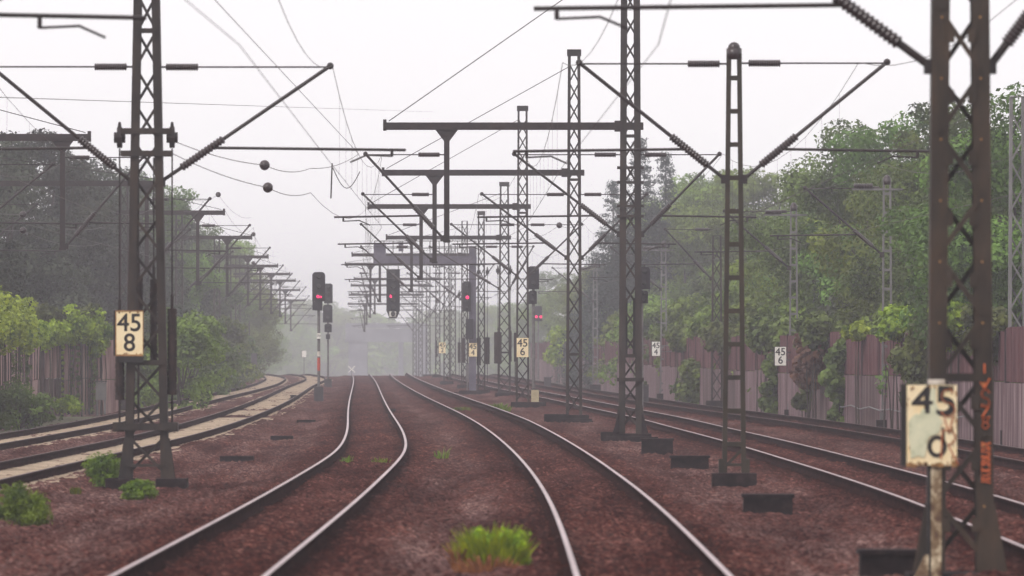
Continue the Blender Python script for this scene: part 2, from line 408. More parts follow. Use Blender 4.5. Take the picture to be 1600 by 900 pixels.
# ================================================================== masts
def lattice(root, o, x, Y, z0, z1, wb, wt, lw, mat, depth=.34, pitch=.66, bw=.05, flare=True, detail=True):
    def w(z): return wb + (wt - wb)*(z - z0)/(z1 - z0)
    for s in (-1, 1):
        m = MB()
        a = Vector((x + s*(w(z0)-lw)/2, Y, z0)); b = Vector((x + s*(w(z1)-lw)/2, Y, z1))
        if detail:     # a channel: web plus front and back flanges
            d = depth
            fx = lambda p, sx, y0, y1, t: [Vector((p.x + sx*lw/2*q1, Y + yy, p.z)) for q1, yy in ((-1, y0), (1, y0), (1, y1), (-1, y1))]
            for y0, y1 in ((-d/2, -d/2+.02), (d/2-.02, d/2)):
                m.hexa(fx(a, 1, y0, y1, 0), fx(b, 1, y0, y1, 0))
            def web(p):
                xx = p.x + s*(lw/2 - .012)
                return [Vector((xx-.011, Y-d/2+.01, p.z)), Vector((xx+.011, Y-d/2+.01, p.z)), Vector((xx+.011, Y+d/2-.01, p.z)), Vector((xx-.011, Y+d/2-.01, p.z))]
            m.hexa(web(a), web(b))
        else:
            m.bar(a, b, lw, depth)
        if flare:
            hx = lw*.75; zt = z0 + .75
            xo = x + s*(w(z0))/2
            m.prism([(xo - s*lw*.9, z0), (xo + s*hx, z0), (xo + s*.004, zt), (xo - s*lw*.9, zt)] if s > 0 else
                    [(xo + hx*0 + lw*.9, z0), (xo + lw*.9, zt), (xo - .004, zt), (xo - hx, z0)], Y - depth/2 - .012, Y - depth/2 - .002)
            m.prism([(xo - s*lw*.9, z0), (xo + s*hx, z0), (xo + s*.004, zt), (xo - s*lw*.9, zt)], Y + depth/2 + .002, Y + depth/2 + .012)
        m.build('leg', mat, root, o)
    m = MB(); mr = MB(); z = z0 + .12; k = 0
    yf, yb = Y - depth/2 - .008, Y + depth/2 + .008
    while z + pitch < z1:
        xa, xb = (w(z) - lw*.9)/2, (w(z+pitch) - lw*.9)/2
        s = 1 if k % 2 else -1
        m.bar((x - s*xa, yf, z), (x + s*xb, yf, z + pitch), bw, .012)
        mr.bar((x + s*xa, yb, z), (x - s*xb, yb, z + pitch), bw, .012)
        z += pitch; k += 1
        if detail and k % 9 == 3:
            m.bar((x - w(z)/2 + lw*.3, yf - .014, z), (x + w(z)/2 - lw*.3, yf - .014, z), .012, .09, (0,0,1))
    m.bar((x - wt/2, Y, z1 + .014), (x + wt/2, Y, z1 + .014), depth + .03, .024, (0,0,1))
    m.build('lattice_bracing', mat, root, o); mr.build('lattice_bracing', mat, root, o)

def foundation(root, o, x, Y, w, d=1.0, h=.26, steps=True):
    m = MB(); z = o[2]
    m.box((x, Y, z + h/2 - .3), (w, d, h + .6))
    m.build('foundation', 'conc', root, o)

def cantilever(root, o, Am, tip, Tx, detail=True, reg=True, regz=5.83, past=1.1, r=.034, hook=None):
    """Am: point on the mast, tip: top end over the track; the tie runs level from tip to the mast"""
    Am, tip = Vector(Am), Vector(tip)
    s = 1 if tip.x > Am.x else -1
    m = MB(); m.tube([Am.lerp(tip, .36), tip], r, 8); m.tube([Am, Am.lerp(tip, .13)], r, 8)
    m.box(Am, (.14, .2, .16))
    c = m.build('cantilever_tube', 'tube', root, o)
    i1 = MB().insul(Am.lerp(tip, .12), Am.lerp(tip, .37), .078, 7 if detail else 4, 8 if detail else 6).build('insulator', 'insul', c, o, True)
    tz = tip.z - .02
    mx = Am.x - s*.05
    L = abs(tip.x - mx)
    a, b = mx + s*.14, mx + s*.72
    m = MB(); m.tube([(b, tip.y, tz), (tip.x, tip.y, tz)], .017, 6); m.tube([(mx, tip.y, tz), (a, tip.y, tz)], .02, 6)
    m.build('top_tie', 'tube', c, o)
    MB().insul((a, tip.y, tz), (b, tip.y, tz), .07, 7 if detail else 4, 8 if detail else 6).build('insulator', 'insul', c, o, True)
    m = MB(); m.sphere(tip, .065, 6); m.build('end_clamp', 'tube', c, o)
    if reg:
        t = (regz - Am.z)/(tip.z - Am.z); p = Am.lerp(tip, t)
        xe = Tx + s*past
        m = MB(); m.tube([p, (xe, p.y, p.z - .04)], .026, 8)
        hx, ax = hook if hook else (xe - s*.25, Tx + s*.12)
        m.tube([(hx, p.y, p.z - .02), (hx, p.y, p.z - .16)], .03, 6)
        m.build('registration_tube', 'tube', c, o)
        m = MB(); m.tube([(hx, p.y, p.z - .15), (hx*.4 + ax*.6, p.y, p.z - .13), (ax, p.y, p.z - .26)], .018, 6)
        m.build('steady_arm', 'tube', c, o)
    return c

def beam(root, o, xm, Y, x_end, x_post, zb, zpost, h=.2, stay_top=None, gus=True, mat='tube'):
    s = -1 if x_end < xm else 1
    m = MB()
    for yy in (-.1, .1): m.bar((xm - s*.35, Y + yy, zb), (x_end, Y + yy, zb), .07, h, (0,0,1))
    m.box((x_end + s*.03, Y, zb + .03), (.09, .34, h + .1))
    m.box((xm + s*.33, Y, zb), (.2, .4, h + .09))
    b = m.build('crossbeam', mat, root, o)
    if stay_top is not None:
        MB().tube([(x_end - s*.08, Y, zb + .14), stay_top], .014, 6).build('stay_rod', 'tube', b, o)
    m = MB()
    m.box((x_post, Y, (zb - h/2 + zpost)/2 - .002), (.15, .16, zb - h/2 - zpost))
    if gus: m.prism([(x_post - .30, zb - h/2 - .004), (x_post - .076, zb - h/2 - .3), (x_post + .076, zb - h/2 - .3), (x_post + .30, zb - h/2 - .004)], Y - .085, Y + .085)
    m.box((x_post, Y, zpost - .03), (.2, .2, .07))
    m.build('hanging_post', mat, root, o)

def km_sign(loc, w, h, top, bot, label, plate='enamel', post=None, size=1.0, extra=None, bk=.10, side=True):
    t = thing('kilometre_sign', loc, label, 'sign', 'kilometre signs'); o = Vector(loc)
    z = o.z + h/2
    m = MB(); m.box((o.x, o.y, z), (w, .03, h)); m.build('plate', plate, t, o)
    m = MB(); m.box((o.x - (.035 if bk > .11 else .02), o.y + .055, z), (w + (.055 if bk > .11 else .045), bk - .03 if bk > .04 else .02, h + .02)); m.build('backing_box', 'black', t, o)
    if top:
        text_obj(top, h*.56*size, 'black', t, (0, -.0175, h*.72), 'numeral', .001, .007*h)
        text_obj(bot, h*.56*size, 'black', t, (0, -.0175, h*.27), 'numeral', .001, .007*h)
    return t

def tension_weight(x, Y, ztop, zbot, wtop, label, w=.17, group='tensioning weights on the masts', pulley=None, guide=None):
    o = Vector((x, Y, zbot)); t = thing('tensioning_weight', o, label, 'counterweight', group)
    m = MB(); n = max(3, int((ztop - zbot)/.11)); h = (ztop - zbot)/n
    for k in range(n):
        ww = w*random.uniform(.94, 1.03)
        m.tube([(x + random.uniform(-.006, .006), Y, zbot + k*h + .006), (x, Y, zbot + (k+1)*h - .006)], ww/2, 10)
    m.tube([(x, Y, zbot), (x, Y, ztop)], w*.4, 8)
    m.build('weight_stack', 'weights', t, o)
    if wtop: 
        m = MB(); m.tube([(x, Y, ztop), (x, Y, wtop)], .016, 6); m.tube([(x, Y, ztop), (x, Y, ztop + .25)], .03, 6); m.build('cable', 'tube', t, o)
    if pulley:
        m = MB(); m.tube([(x - .045, Y, pulley), (x + .045, Y, pulley)], .19, 14); m.tube([(x - .1, Y, pulley), (x + .1, Y, pulley)], .1, 10)
        m.prism([(x-.05, pulley+.1), (x+.05, pulley+.1), (x+.02, pulley+.28), (x-.02, pulley+.28)], Y-.04, Y+.04)
        m.build('pulley_wheel', 'tube', t, o)
    if guide:
        MB().tube([(x, Y, zbot), (x, Y, guide)], .022, 6).build('guide_rod', 'tube', t, o)
    return t

CG = 'lattice masts in the central row'
# ---------- left mast (km 45.8) -------------------------------------------------------------
Y = 149.0; x = (229.5-800)*Y/F; o = base(x, Y)
t = thing('lattice_mast', o, 'tall dark lattice mast at left carrying the cream 45 8 sign and four hanging weights', 'mast', 'catenary masts')
lattice(t, o, x, Y, o.z + .1, 10.2, .80, .40, .145, 'steel', .36, .66, .05)
for dx in (-.46, .46): MB().box((x + dx*.98, Y, o.z - .04), (.55, 1.0, .34)).build('foundation', 'conc', t, o)
m = MB()
for py, ww in ((205, .46), (240, .46)):
    z = at(0, py, Y).z
    for yy in (-.21, .21): MB().bar((x - ww, Y + yy, z), (x + ww, Y + yy, z), .05, .10, (0,0,1)).build('cross_bracket', 'steel', t, o)
z = at(0, 667, Y).z
for yy in (-.26, .26): MB().bar((x - .58, Y + yy, z), (x + .52, Y + yy, z), .05, .12, (0,0,1)).build('cross_bracket', 'steel', t, o)
for a_, w_ in ((-.5, .2), (.45, .22)): MB().box((x + a_, Y, z), (w_, .46, .17)).build('guide_box', 'steel', t, o)
z = at(0, 675+52, Y).z
m.bar((x - .36, Y - .2, z), (x + .36, Y - .2, z), .05, .05, (0,0,1))
m.build('tie_bar', 'steel', t, o)
cantilever(t, o, (x + .25, Y, at(0, 284, Y).z), at(516, 103, Y), float(T1(Y)), past=1.12)
cantilever(t, o, (x - .27, Y, at(0, 284, Y).z), (float(T5(Y)) + .1, Y, 7.3), float(T5(Y)), past=1.1)
zc = lambda py: at(0, py, Y).z
xw = lambda px: (px-800)*Y/F
tension_weight(xw(187), Y-.02, zc(490), zc(625), zc(232), 'outer left stack of rusty weights partly behind the 45 8 sign', .175, pulley=zc(215), guide=zc(667))
tension_weight(xw(269), Y-.02, zc(482), zc(617), zc(232), 'outer right stack of rusty weights hanging beside the left lattice mast', .175, pulley=zc(215), guide=zc(667))
tension_weight(xw(214), Y+.6, zc(432), zc(562), zc(240), 'inner stack of rusty weights hanging behind the 45 8 mast, left one', .17, guide=zc(660))
tension_weight(xw(238), Y+.6, zc(436), zc(570), zc(245), 'inner stack of rusty weights hanging behind the 45 8 mast, right one', .14)
sg = km_sign((xw(203.5), Y - .30, zc(555)), .485, .79, '45', '8', 'cream sign reading 45 8 with rusty edges on the left lattice mast', 'enamel')
so = sg.location
m = MB()
for a, b, w_, h_ in ((0, .79, .49, .022), (0, .0, .49, .03), (-.243, .4, .016, .8), (.243, .4, .012, .8)):
    m.box((so.x + a, so.y - .004, so.z + b), (w_, .036, h_))
for k in range(14):
    m.box((so.x + random.uniform(-.22, .22), so.y - .016, so.z + random.choice([.77, .77, .02, .03])), (random.uniform(.01, .04), .004, random.uniform(.01, .05)))
m.build('rusty_rim', 'enamelr', sg, so)
MB().box((so.x + .03, so.y, so.z - .075), (.45, .06, .11)).build('lower_bracket', 'black', sg, so)

# ---------- right near mast (km 45.6/8 sign in front) ------------------------------------------
Y = 90.0; x = (1500-800)*Y/F; o = base(x, Y)
t = thing('lattice_mast', o, 'nearest large lattice mast at right edge with orange graffiti down its right leg', 'mast', 'catenary masts')
lattice(t, o, x, Y, o.z + .04, 9.4, .72, .56, .19, 'rustleg', .40, .66, .055)
m = MB(); m.box((x, Y, o.z - .2), (1.15, 1.2, .46)); m.build('foundation', 'conc', t, o)
cantilever(t, o, (x - .32, Y, at(0, 104, Y).z), (float(T2(Y)) + .35, Y, 7.35), float(T2(Y)), regz=5.95, past=1.15, r=.045)
cantilever(t, o, (x + .32, Y, at(0, 104, Y).z), (float(T3(Y)) + .2, Y, 7.35), float(T3(Y)), regz=5.95, past=1.0, r=.045)
for k in range(11):
    zz = o.z + .55 + k*.66; hw = (.72 - .16*k*.66/9.5)/2
    for sx in (-1, 1):
        MB().box((x + sx*(hw - .20), Y - .225, zz), (.09, .008, .15)).build('gusset_plate', 'rustleg', t, o)
        b_ = MB()
        MB().tube([(x + sx*(hw - .11), Y - .222, zz + .2), (x + sx*(hw - .11), Y - .198, zz + .2)], .014, 6).build('bolt', 'enamelr', t, o)
# graffiti strokes on the right leg
def stroke(mb, pts, ox, oy, oz, s, w=.016, dy=0):
    P = [Vector((ox + a*s, oy + dy, oz + b*s)) for a, b in pts]
    for p, q in zip(P[:-1], P[1:]):
        d = (q - p).normalized()*w*.45
        mb.bar(p - d, q + d, w, .003)
gr = MB(); lx = x + .30; gy = Y - .2 - .016
def curve(c, rx, rz, a0, a1, n=9): return [(c[0] + rx*math.cos(R(a0 + (a1-a0)*k/n)), c[1] + rz*math.sin(R(a0 + (a1-a0)*k/n))) for k in range(n+1)]
gx = at(1538, 0, Y).x
def gz(py): return at(0, py, Y).z
stroke(gr, [(0, .5), (0, -.5)], gx-.01, gy, gz(588), .26, .016); stroke(gr, [(-.22, -.15), (0, -.5), (.2, -.1)], gx-.01, gy, gz(588), .26, .016, -.003)
stroke(gr, curve((0,.25), .22, .24, 20, 270) + curve((0,-.25), .22, .25, 90, -150), gx, gy, gz(622), .19)
stroke(gr, [(-.25,.4),(.25,.4),(-.25,-.4),(.28,-.4)], gx, gy, gz(643), .15)
stroke(gr, curve((0,.22), .2, .22, 0, 360), gx, gy, gz(660), .14); stroke(gr, curve((0,-.22), .24, .24, 0, 360), gx, gy, gz(660), .14, .016, -.003)
gr.build('graffiti', 'orange', t, o); gr = MB()
for k in range(16):
    py = 690 + k*4.2; stroke(gr, [(-.4, random.uniform(-.1,.1)), (.0, random.uniform(-.3,.3)), (.4, random.uniform(-.1,.1))], gx + .004, gy - .0005*k, gz(py), .11, .014)
gr.build('graffiti', 'orange', t, o)
# km board on its own post before the mast
Y = 88.0; cx = (1456-800)*Y/F
sg = km_sign((cx, Y, at(0, 727, Y).z), .53, .85, None, None, 'large weathered 45 sign with bleached lower digit and orange scrawl, nearest on the right', 'enamel', bk=.12)
so = sg.location
text_obj('4', .42, 'black', sg, (-.095, -.0175, .675), 'numeral', .001, .008, 1.12); text_obj('5', .44, 'black', sg, (.145, -.0175, .665), 'numeral', .001, .009, 1.1)
m = MB(); ring = [Vector((so.x + .055 + .082*math.cos(a), so.y - .0185, so.z + .20 + .098*math.sin(a))) for a in np.linspace(0, 2*math.pi, 25)]
for p, q in zip(ring[:-1], ring[1:]): m.bar(p, q, .045, .004)
m.bar((so.x + .125, so.y - .0185, so.z + .24), (so.x + .115, so.y - .0185, so.z + .40), .03, .004)
m.build('numeral', 'black', sg, so)
m = MB()
poly = [(-.25,.46),(-.21,.515),(-.17,.545),(-.13,.535),(-.10,.60),(-.055,.585),(-.03,.65),(-.012,.815),(.035,.82),(.045,.66),(.085,.57),(.075,.52),(.11,.46),(.085,.40),(.075,.34),(.03,.325),(-.03,.30),(-.055,.24),(-.06,.16),(-.08,.08),(-.15,.10),(-.22,.07),(-.245,.3)]
m.prism([(so.x + a, so.z + b) for a, b in poly], so.y - .0245, so.y - .0225)
m.build('bleached_patch', 'smear', sg, so)
m = MB(); gy = so.y - .028
stroke(m, curve((0,.2), .19, .2, 40, 280) + curve((0,-.2), .2, .2, 90, -160), so.x + .17, gy, so.z + .66, .36, .014)
stroke(m, [(-.2,.4),(.05,-.4),(.25,.45)], so.x + .17, gy, so.z + .42, .2, .013)
stroke(m, [(-.25,-.5),(-.2,.5)] + curve((0,.25), .25, .25, 90, -90) + [(.35,-.7)], so.x + .17, gy, so.z + .22, .3, .013)
m.build('orange_scrawl', 'orangefade', sg, so)
m = MB()
for a, b in ((-.24,.0),(-.19,-.004),(.24,.0),(.1,.0)): m.box((so.x + a, so.y - .004, so.z + b), (.06, .05, .035))
for k in range(26):
    a = random.choice([-1, 1])*random.uniform(.2, .262); b = random.uniform(.0, .84)
    m.box((so.x + a, so.y - .0165, so.z + b), (random.uniform(.006, .022), .003, random.uniform(.015, .06)))
for k in range(22): m.box((so.x + random.uniform(-.25, .25), so.y - .0168, so.z + random.uniform(.0, .03)), (random.uniform(.01, .05), .003, random.uniform(.01, .05)))
for a, b in ((-.2,.82),(.2,.82),(-.02,.83),(.03,.83),(.21,.02)): m.tube([(so.x+a, so.y-.03, so.z+b), (so.x+a, so.y-.014, so.z+b)], .013, 8)
m.build('rusty_fixing', 'enamelr', sg, so)
m = MB(); px_ = at(1463, 0, Y).x
m.bar((px_, Y + .07, -.45), (px_, Y + .07, so.z - .02), .11, .10); 
sgp = m.build('post', 'rustwhite', sg, so)
MB().bar((px_ - .075, Y + .05, -.42), (px_ - .075, Y + .05, so.z + .9), .035, .06).build('angle_iron', 'black', sg, so)
MB().box((at(1463,0,Y).x, Y + .05, so.z + .88), (.18, .08, .06)).build('top_bracket', 'whitepaint', sg, so)
m = MB(); m.prism([(px_ - .35, -.42), (px_ - .08, -.42), (px_ - .08, .05), (px_ - .12, .05)], Y + .01, Y + .05); m.build('foot_gusset', 'rustwhite', sg, so)

# ---------- ladder mast ------------------------------------------------------------------------
def ladder_mast(x, Y, ztop, wb, wt, lw, rung, mat, label, arms=(), cap=True, found=True, group='ladder masts', plates=True):
    o = base(x, Y); t = thing('ladder_mast', o, label, 'mast', group)
    z0 = o.z + (.22 if found else 0)
    w = lambda z: wb + (wt - wb)*(z - z0)/(ztop - z0)
    for s in (-1, 1):
        m = MB(); m.bar((x + s*(wb-lw)/2, Y, z0), (x + s*(wt-lw)/2, Y, ztop), lw, .16)
        if found: m.box((x + s*(wb/2), Y, z0 + .12), (lw*1.5, .2, .25))
        m.build('leg', mat, t, o)
    z = z0 + .14; k = 0
    while z < ztop - .1:
        MB().bar((x - w(z)/2 + lw*.4, Y, z), (x + w(z)/2 - lw*.4, Y, z), .13, .085 if k else .05, (0,0,1)).build('rung', mat, t, o)
        z += rung if k else rung*.62; k += 1
    if found:
        MB().bar((x - wb/2 + lw, Y - .02, z0 + .14), (x + wb/2 - lw, Y - .02, z0 + .40), .012, .05, (0,0,1)).build('diagonal_brace', mat, t, o)
        MB().box((x, Y, o.z - .05), (wb*1.85, .8, .52)).build('foundation', 'conc', t, o)
    if cap:
        m = MB(); m.tube([(x, Y, ztop - .1), (x, Y, ztop + .1)], wt*.52, 12); m.sphere((x, Y, ztop + .1), wt*.42, 8); m.build('cap', 'insul', t, o, True)
    for (za, tip, Tx) in arms: 
        s = 1 if tip[0] > x else -1
        cantilever(t, o, (x + s*wt*.62, Y, za), tip, Tx)
    return t
Y = 150.0; x = (1147-800)*Y/F
ladder_mast(x, Y, at(0, 84, Y).z, .43, .27, .085, .60, 'steel2', 'dark ladder style mast with level rungs and rounded cap, right of centre',
    ((at(0,280,Y).z, at(905, 98, Y), float(T2(Y))), (at(0,280,Y).z, at(1386, 97, Y), float(T3(Y)))), group=None)
tl = bpy.data.objects['ladder_mast']; 

# ---------- central row with crossbeams ----------------------------------------------------------
#        Y   mast px  ztop  wb   wt   lw   beam end px, beam z, post px
CM = [(225, 985, 13.2, .64, .50, .175), (283, 897, 12.2, .56, .42, .10), (352, 816.5, 12.3, .58, .42, .085), (428, 788, 10.6, .66, .46, .09),
      (458, 752, 9.6, .46, .38, .08), (520, 726, 10.2, .46, .40, .08), (578, 698, 9.6, .46, .40, .08), (640, 708, 10.2, .46, .4, .08),
      (700, 684, 9.8, .46, .4, .08), (760, 669, 9.8, .46, .4, .08), (820, 657, 9.6, .46, .4, .08), (880, 648, 9.6, .46, .4, .08)]
BM = {225: (603, 8.25, 698, 5.17), 283: (600, 8.22, 679, 5.2), 352: (577, 8.25, 658, 5.2), 428: (605, 7.95, 643, 5.2)}
CLAB = ['thickest lattice mast of the central row, on a wide plinth with crossbeam to the left',
        'slim lattice mast on a stepped plinth directly left of the thick central mast',
        'lattice mast of the central row carrying the small cream 45 6 sign',
        'lattice mast with hanging weights just left of the 45 6 mast',
        'lattice mast right behind the thick signal gantry column',
        'hazy lattice mast left of the gantry column behind the small cabinet',
        'hazy lattice mast carrying the faint 45 2 sign',
        'hazy lattice mast right of the faint 45 2 sign',
        'very hazy lattice mast left of the faint 45 2 sign',
        'faint lattice mast near the far bridge, fourth from the end of the central row',
        'faint lattice mast near the far bridge, third from the end of the central row',
        'faintest lattice mast at the far end of the central row']
SUP1, SUP2, SUP3 = [(90, 7.35), (149, 7.3)], [(90, 7.35), (150, 7.39)], [(90, 7.35), (150, 7.39)]
for i, (Y, px, ztop, wb, wt, lw) in enumerate(CM):
    Y = float(Y); x = (px-800)*Y/F; o = base(x, Y); d = dz(Y)
    t = thing('lattice_mast', o, CLAB[i], 'mast', CG)
    det = i < 4
    lattice(t, o, x, Y, o.z + .16, ztop + d, wb, wt, lw, 'steel', .34, .66, .05, flare=(i < 1), detail=det)
    m = MB()
    if i == 0:
        m.box((x, Y, o.z - .05), (1.12, 1.1, .42)); m.box((x + .05, Y - .7, o.z - .12), (1.38, .4, .40)); m.box((x - .62, Y + .2, o.z), (.36, .8, .40))
        for s in (-1, 1): m.prism([(x + s*.30, o.z + .12), (x + s*.5, o.z + .12), (x + s*.3, o.z + .75)], Y - .25, Y + .25) if s > 0 else m.prism([(x - .5, o.z + .12), (x - .30, o.z + .12), (x - .30, o.z + .75)], Y - .25, Y + .25)
    elif i == 1:
        m.box((x, Y, o.z - .05), (1.0, 1.0, .50)); m.box((x - .62, Y - .1, o.z - .03), (.8, .8, .52)); m.box((x + .05, Y - .9, o.z - .15), (1.1, .5, .46)); m.box((x + .2, Y - 2.2, o.z - .2), (.86, .5, .44))
    elif i == 2:
        m.box((x + .25, Y, o.z - .05), (1.5, 1.2, .5))
    else:
        m.box((x, Y, o.z - .05), (.95, .95, .5))
    m.build('foundation', 'conc', t, o)
    if 0 < i < 5: MB().box((x, Y, ztop + d + .1), (wt + .06, .42, .22)).build('cap', 'steel', t, o)
    tz, az = 7.5 + d, 5.33 + d
    if i == 4 or i == 7: az_list = ()
    xpost = (BM[int(Y)][2] - 800)*Y/F if int(Y) in BM else x - (2.9 + 2.4)
    zb, zp = (BM[int(Y)][1], BM[int(Y)][3]) if int(Y) in BM else (8.1 + d, 5.2 + d)
    xe = (BM[int(Y)][0] - 800)*Y/F if int(Y) in BM else xpost - 1.7
    if i in (4, 7):   # bare masts without arms
        continue
    beam(t, o, x, Y, xe, xpost, zb, zp, .2, (x - wt*.3, Y, ztop + d - .35))
    cantilever(t, o, (xpost - .1, Y, zp + .05), (float(T1(Y)) - .25, Y, tz), float(T1(Y)), det, True, 5.83 + d)
    cantilever(t, o, (x - wt/2 - .05, Y, az), (float(T2(Y)) - .1, Y, tz), float(T2(Y)), det, True, 5.83 + d)
    cantilever(t, o, (x + wt/2 + .05, Y, az), (min(float(T3(Y)), x + 2.9) + .1, Y, tz), float(T3(Y)), det, True, 5.83 + d)
    for Sx in (SUP1, SUP2, SUP3): Sx.append((Y, tz))
    if i == 0:
        m = MB()
        for py in (262, 285, 322, 338):
            z = at(0, py, Y).z; m.box((x, Y, z), (.72, .44, .07))
        m.build('clamp_band', 'steel', t, o)
        MB().box((x, Y - .23, at(0, 593, Y).z), (.72, .05, .10)).build('clamp_band', 'steel', t, o)
        for sx in (-.13, .13):
            MB().box((x + sx, Y + .28, (at(0, 465, Y).z + at(0, 556, Y).z)/2), (.11, .08, 1.55)).build('cable_duct', 'black', t, o)
# weights on the central masts
def tw(px, w, py0, py1, Y, lab, ptop=None):
    z = lambda q: at(0, q, Y).z
    tension_weight((px-800)*Y/F, Y, z(py0), z(py1), z(ptop) if ptop else None, lab, w, 'weights on the central masts', pulley=z(ptop) if ptop else None, guide=z(py1) - 1.0)
tw(778, .42, 519, 568, 427, 'broad dark stack of weights left of the 45 6 mast', 423)
tw(797.5, .14, 517, 565, 427.8, 'thin weight stack on the right leg of the mast left of the 45 6 mast', 423)
tw(805, .12, 520, 565, 352, 'thin weight stack beside the left edge of the 45 6 sign')
tw(761.5, .28, 527, 569, 459, 'weight stack right of the 45 4 sign, outermost', 425)
tw(748, .26, 528, 571, 457, 'weight stack touching the right edge of the 45 4 sign', 425)
tw(724.5, .24, 528, 567, 519, 'weight stack above the small cabinet, right of a pair', 450)
tw(717.5, .20, 535, 567, 518, 'weight stack above the small cabinet, left of a pair', 460)
tw(681.5, .22, 532, 558, 700, 'faint weight stack left of the faint 45 2 sign', 470)

# ---------- left row: masts beyond the leftmost tracks with crossbeam and hanging post ---------------
LR = [(237, -12.8, 138), (303, -13.3, None), (368, -13.9, 349), (450, -15.4, 392), (545, -17.3, 418), (605, -18.3, 433), (670, -19.4, 452), (735, -20.5, 461), (800, -21.8, 468), (865, -23.0, 476)]
SUP5, SUP6 = [(90, 7.3), (149, 7.3)], [(170, 7.3)]
LG = 'masts of the left row'
for i, (Y, xp, pe) in enumerate(LR):
    Y = float(Y); d = dz(Y); xm = float(T6(min(Y, 640))) - 3.3 - max(0, (Y-640)*.02)
    if i == 1: xm = -20.2
    o = base(xm, Y)
    lab = ('mast at far left whose long crossbeam reaches in above the ivy wall' if i == 0 else
           f'{ORD[i]} mast of the left row, with crossbeam and hanging post')
    t = thing('lattice_mast', o, lab, 'mast', LG)
    lattice(t, o, xm, Y, o.z, 9.6 + d, .5, .4, .09, 'steel', .34, .66, .05, flare=False, detail=i < 3)
    foundation(t, o, xm, Y, .9)
    xe = (pe - 800)*Y/F if pe else xp + .6
    beam(t, o, xm, Y, xe, xp, 8.25 + d, 5.1 + d, .2, (xm, Y, 9.4 + d))
    tipx = xp + 2.3
    cantilever(t, o, (xp + .1, Y, 5.15 + d), (tipx, Y, 7.7 + d), tipx - .3, i < 4, True, 5.83 + d, .9)
    x6 = xm + 2.9
    cantilever(t, o, (xm + .25, Y, 5.3 + d), (x6, Y, 7.5 + d), x6, i < 4, True, 5.83 + d, .9)
    SUP5.append((Y, 7.6 + d)); SUP6.append((Y, 7.5 + d))
# near supports standing just outside the left frame edge
Y = 92.0; x = -7.6; o = base(x, Y)
t = thing('lattice_mast', o, 'mast beyond the left frame edge whose level tube crosses the top left corner', 'mast', 'catenary masts')
lattice(t, o, x, Y, o.z, 9.4, .7, .5, .16, 'steel', .36)
foundation(t, o, x, Y, 1.1)
cantilever(t, o, (x + .3, Y, 5.25), (float(T1(Y)) - .2, Y, 7.35), float(T1(Y)) - .9, True, True, 5.93, .0, .04, hook=(at(62, 0, Y).x, at(165, 0, Y).x))

# ---------- slender masts along the right wall ------------------------------------------------------
def wall_x(Y): return float(np.interp(Y, [60, 150, 205, 222, 262, 305, 395, 574, 760, 1000], [15.6, 14.6, 13.95, 13.3, 11.85, 10.25, 7.9, 5.3, 1.6, -2.6]))
RM = [(224, 1589, 9.0, 'grey latticed mast at the right edge before the noise barrier', 'lat'),
      (262, 1386, 6.9, 'pale slim ladder mast before the right barrier, under the big tree', 'lad'),
      (306, 1240, 6.8, 'slim ladder mast beside the right-hand 45 6 sign', 'lad'),
      (352, 1120, 7.0, 'short lattice mast low behind the dark ladder mast, against the right barrier', 'lat'),
      (415, 1037, 6.8, 'slim hazy ladder mast beside the right-hand 45 4 sign', 'lad'),
      (520, 930, 6.8, 'hazy ladder mast before the pale barrier right of the slim central mast', 'lad')]
SUP4 = [(150, 7.2)]
for i, (Y, px, h, lab, kind) in enumerate(RM):
    Y = float(Y); x = (px-800)*Y/F; o = base(x, Y)
    tip = (min(float(T4(Y)) + .2, x - 2.0), Y, 7.3)
    if kind == 'lad':
        t = ladder_mast(x, Y, h + .6, .36, .26, .06, .6, 'galv', lab, ((5.2, tip, tip[0]),), True, True, 'slender masts along the right barrier')
        m = MB(); m.bar((x - 1.1, Y - .1, h + .35), (x + .5, Y - .1, h + .35), .05, .06, (0,0,1)); 
        m.build('cross_arm', 'galv', t, o)
        MB().insul((x - 1.05, Y - .1, h + .45), (x - .45, Y - .1, h + .45), .09, 6).build('insulator', 'insul', t, o)
    else:
        t = thing('lattice_mast', o, lab, 'mast', 'slender masts along the right barrier')
        lattice(t, o, x, Y, o.z + .1, h, .5, .4, .08, 'galv' if i == 0 else 'steel', .34, .66, .045, flare=False, detail=False)
        foundation(t, o, x, Y, .9)
        if i: cantilever(t, o, (x - .25, Y, 5.2), tip, tip[0])
    SUP4.append((Y, 7.3))
SUP4 += [(600, 7.3), (700, 7.3)]

# ---------- km signs on far masts -------------------------------------------------------------------
def sign_at(px, py0, py1, wpx, Y, a, b, lab, plate='enamel', bracket=None):
    s = km_sign(((px-800)*Y/F, Y, at(0, py1, Y).z), wpx*Y/F, (py1-py0)*Y/F, a, b, lab, plate, bk=.06)
    if bracket:
        p = s.location
        for q in (.25, .6): MB().bar((p.x, p.y + .035, p.z + q*.8), (bracket, p.y + .3, p.z + q*.8), .04, .04).build('bracket', 'galv', s, p)
    return s
sign_at(816.5, 528, 558, 18.5, 351.7, '45', '6', 'small cream sign reading 45 6 on a central lattice mast')
sign_at(739, 536, 557, 12.5, 456.5, '45', '4', 'small cream sign reading 45 4 on the gantry column')
sign_at(691, 535, 552, 10.5, 577.6, '45', '2', 'faint cream sign reading 45 2 on a hazy mast')
sign_at(1219.5, 542, 571, 17.5, 305.0, '45', '6', 'white sign reading 45 6 before the right barrier, above an ivy column', 'enamelw', at(1240,0,306).x)
sign_at(1025, 534, 556, 12.5, 392.0, '45', '4', 'small white sign reading 45 4 before the hazy right barrier', 'enamelw', at(1037,0,415).x)
s_ = sign_at(345, 547, 562, 10, 520, '45', '2', 'small white sign standing among the hazy shrubs on the left', 'enamelw')
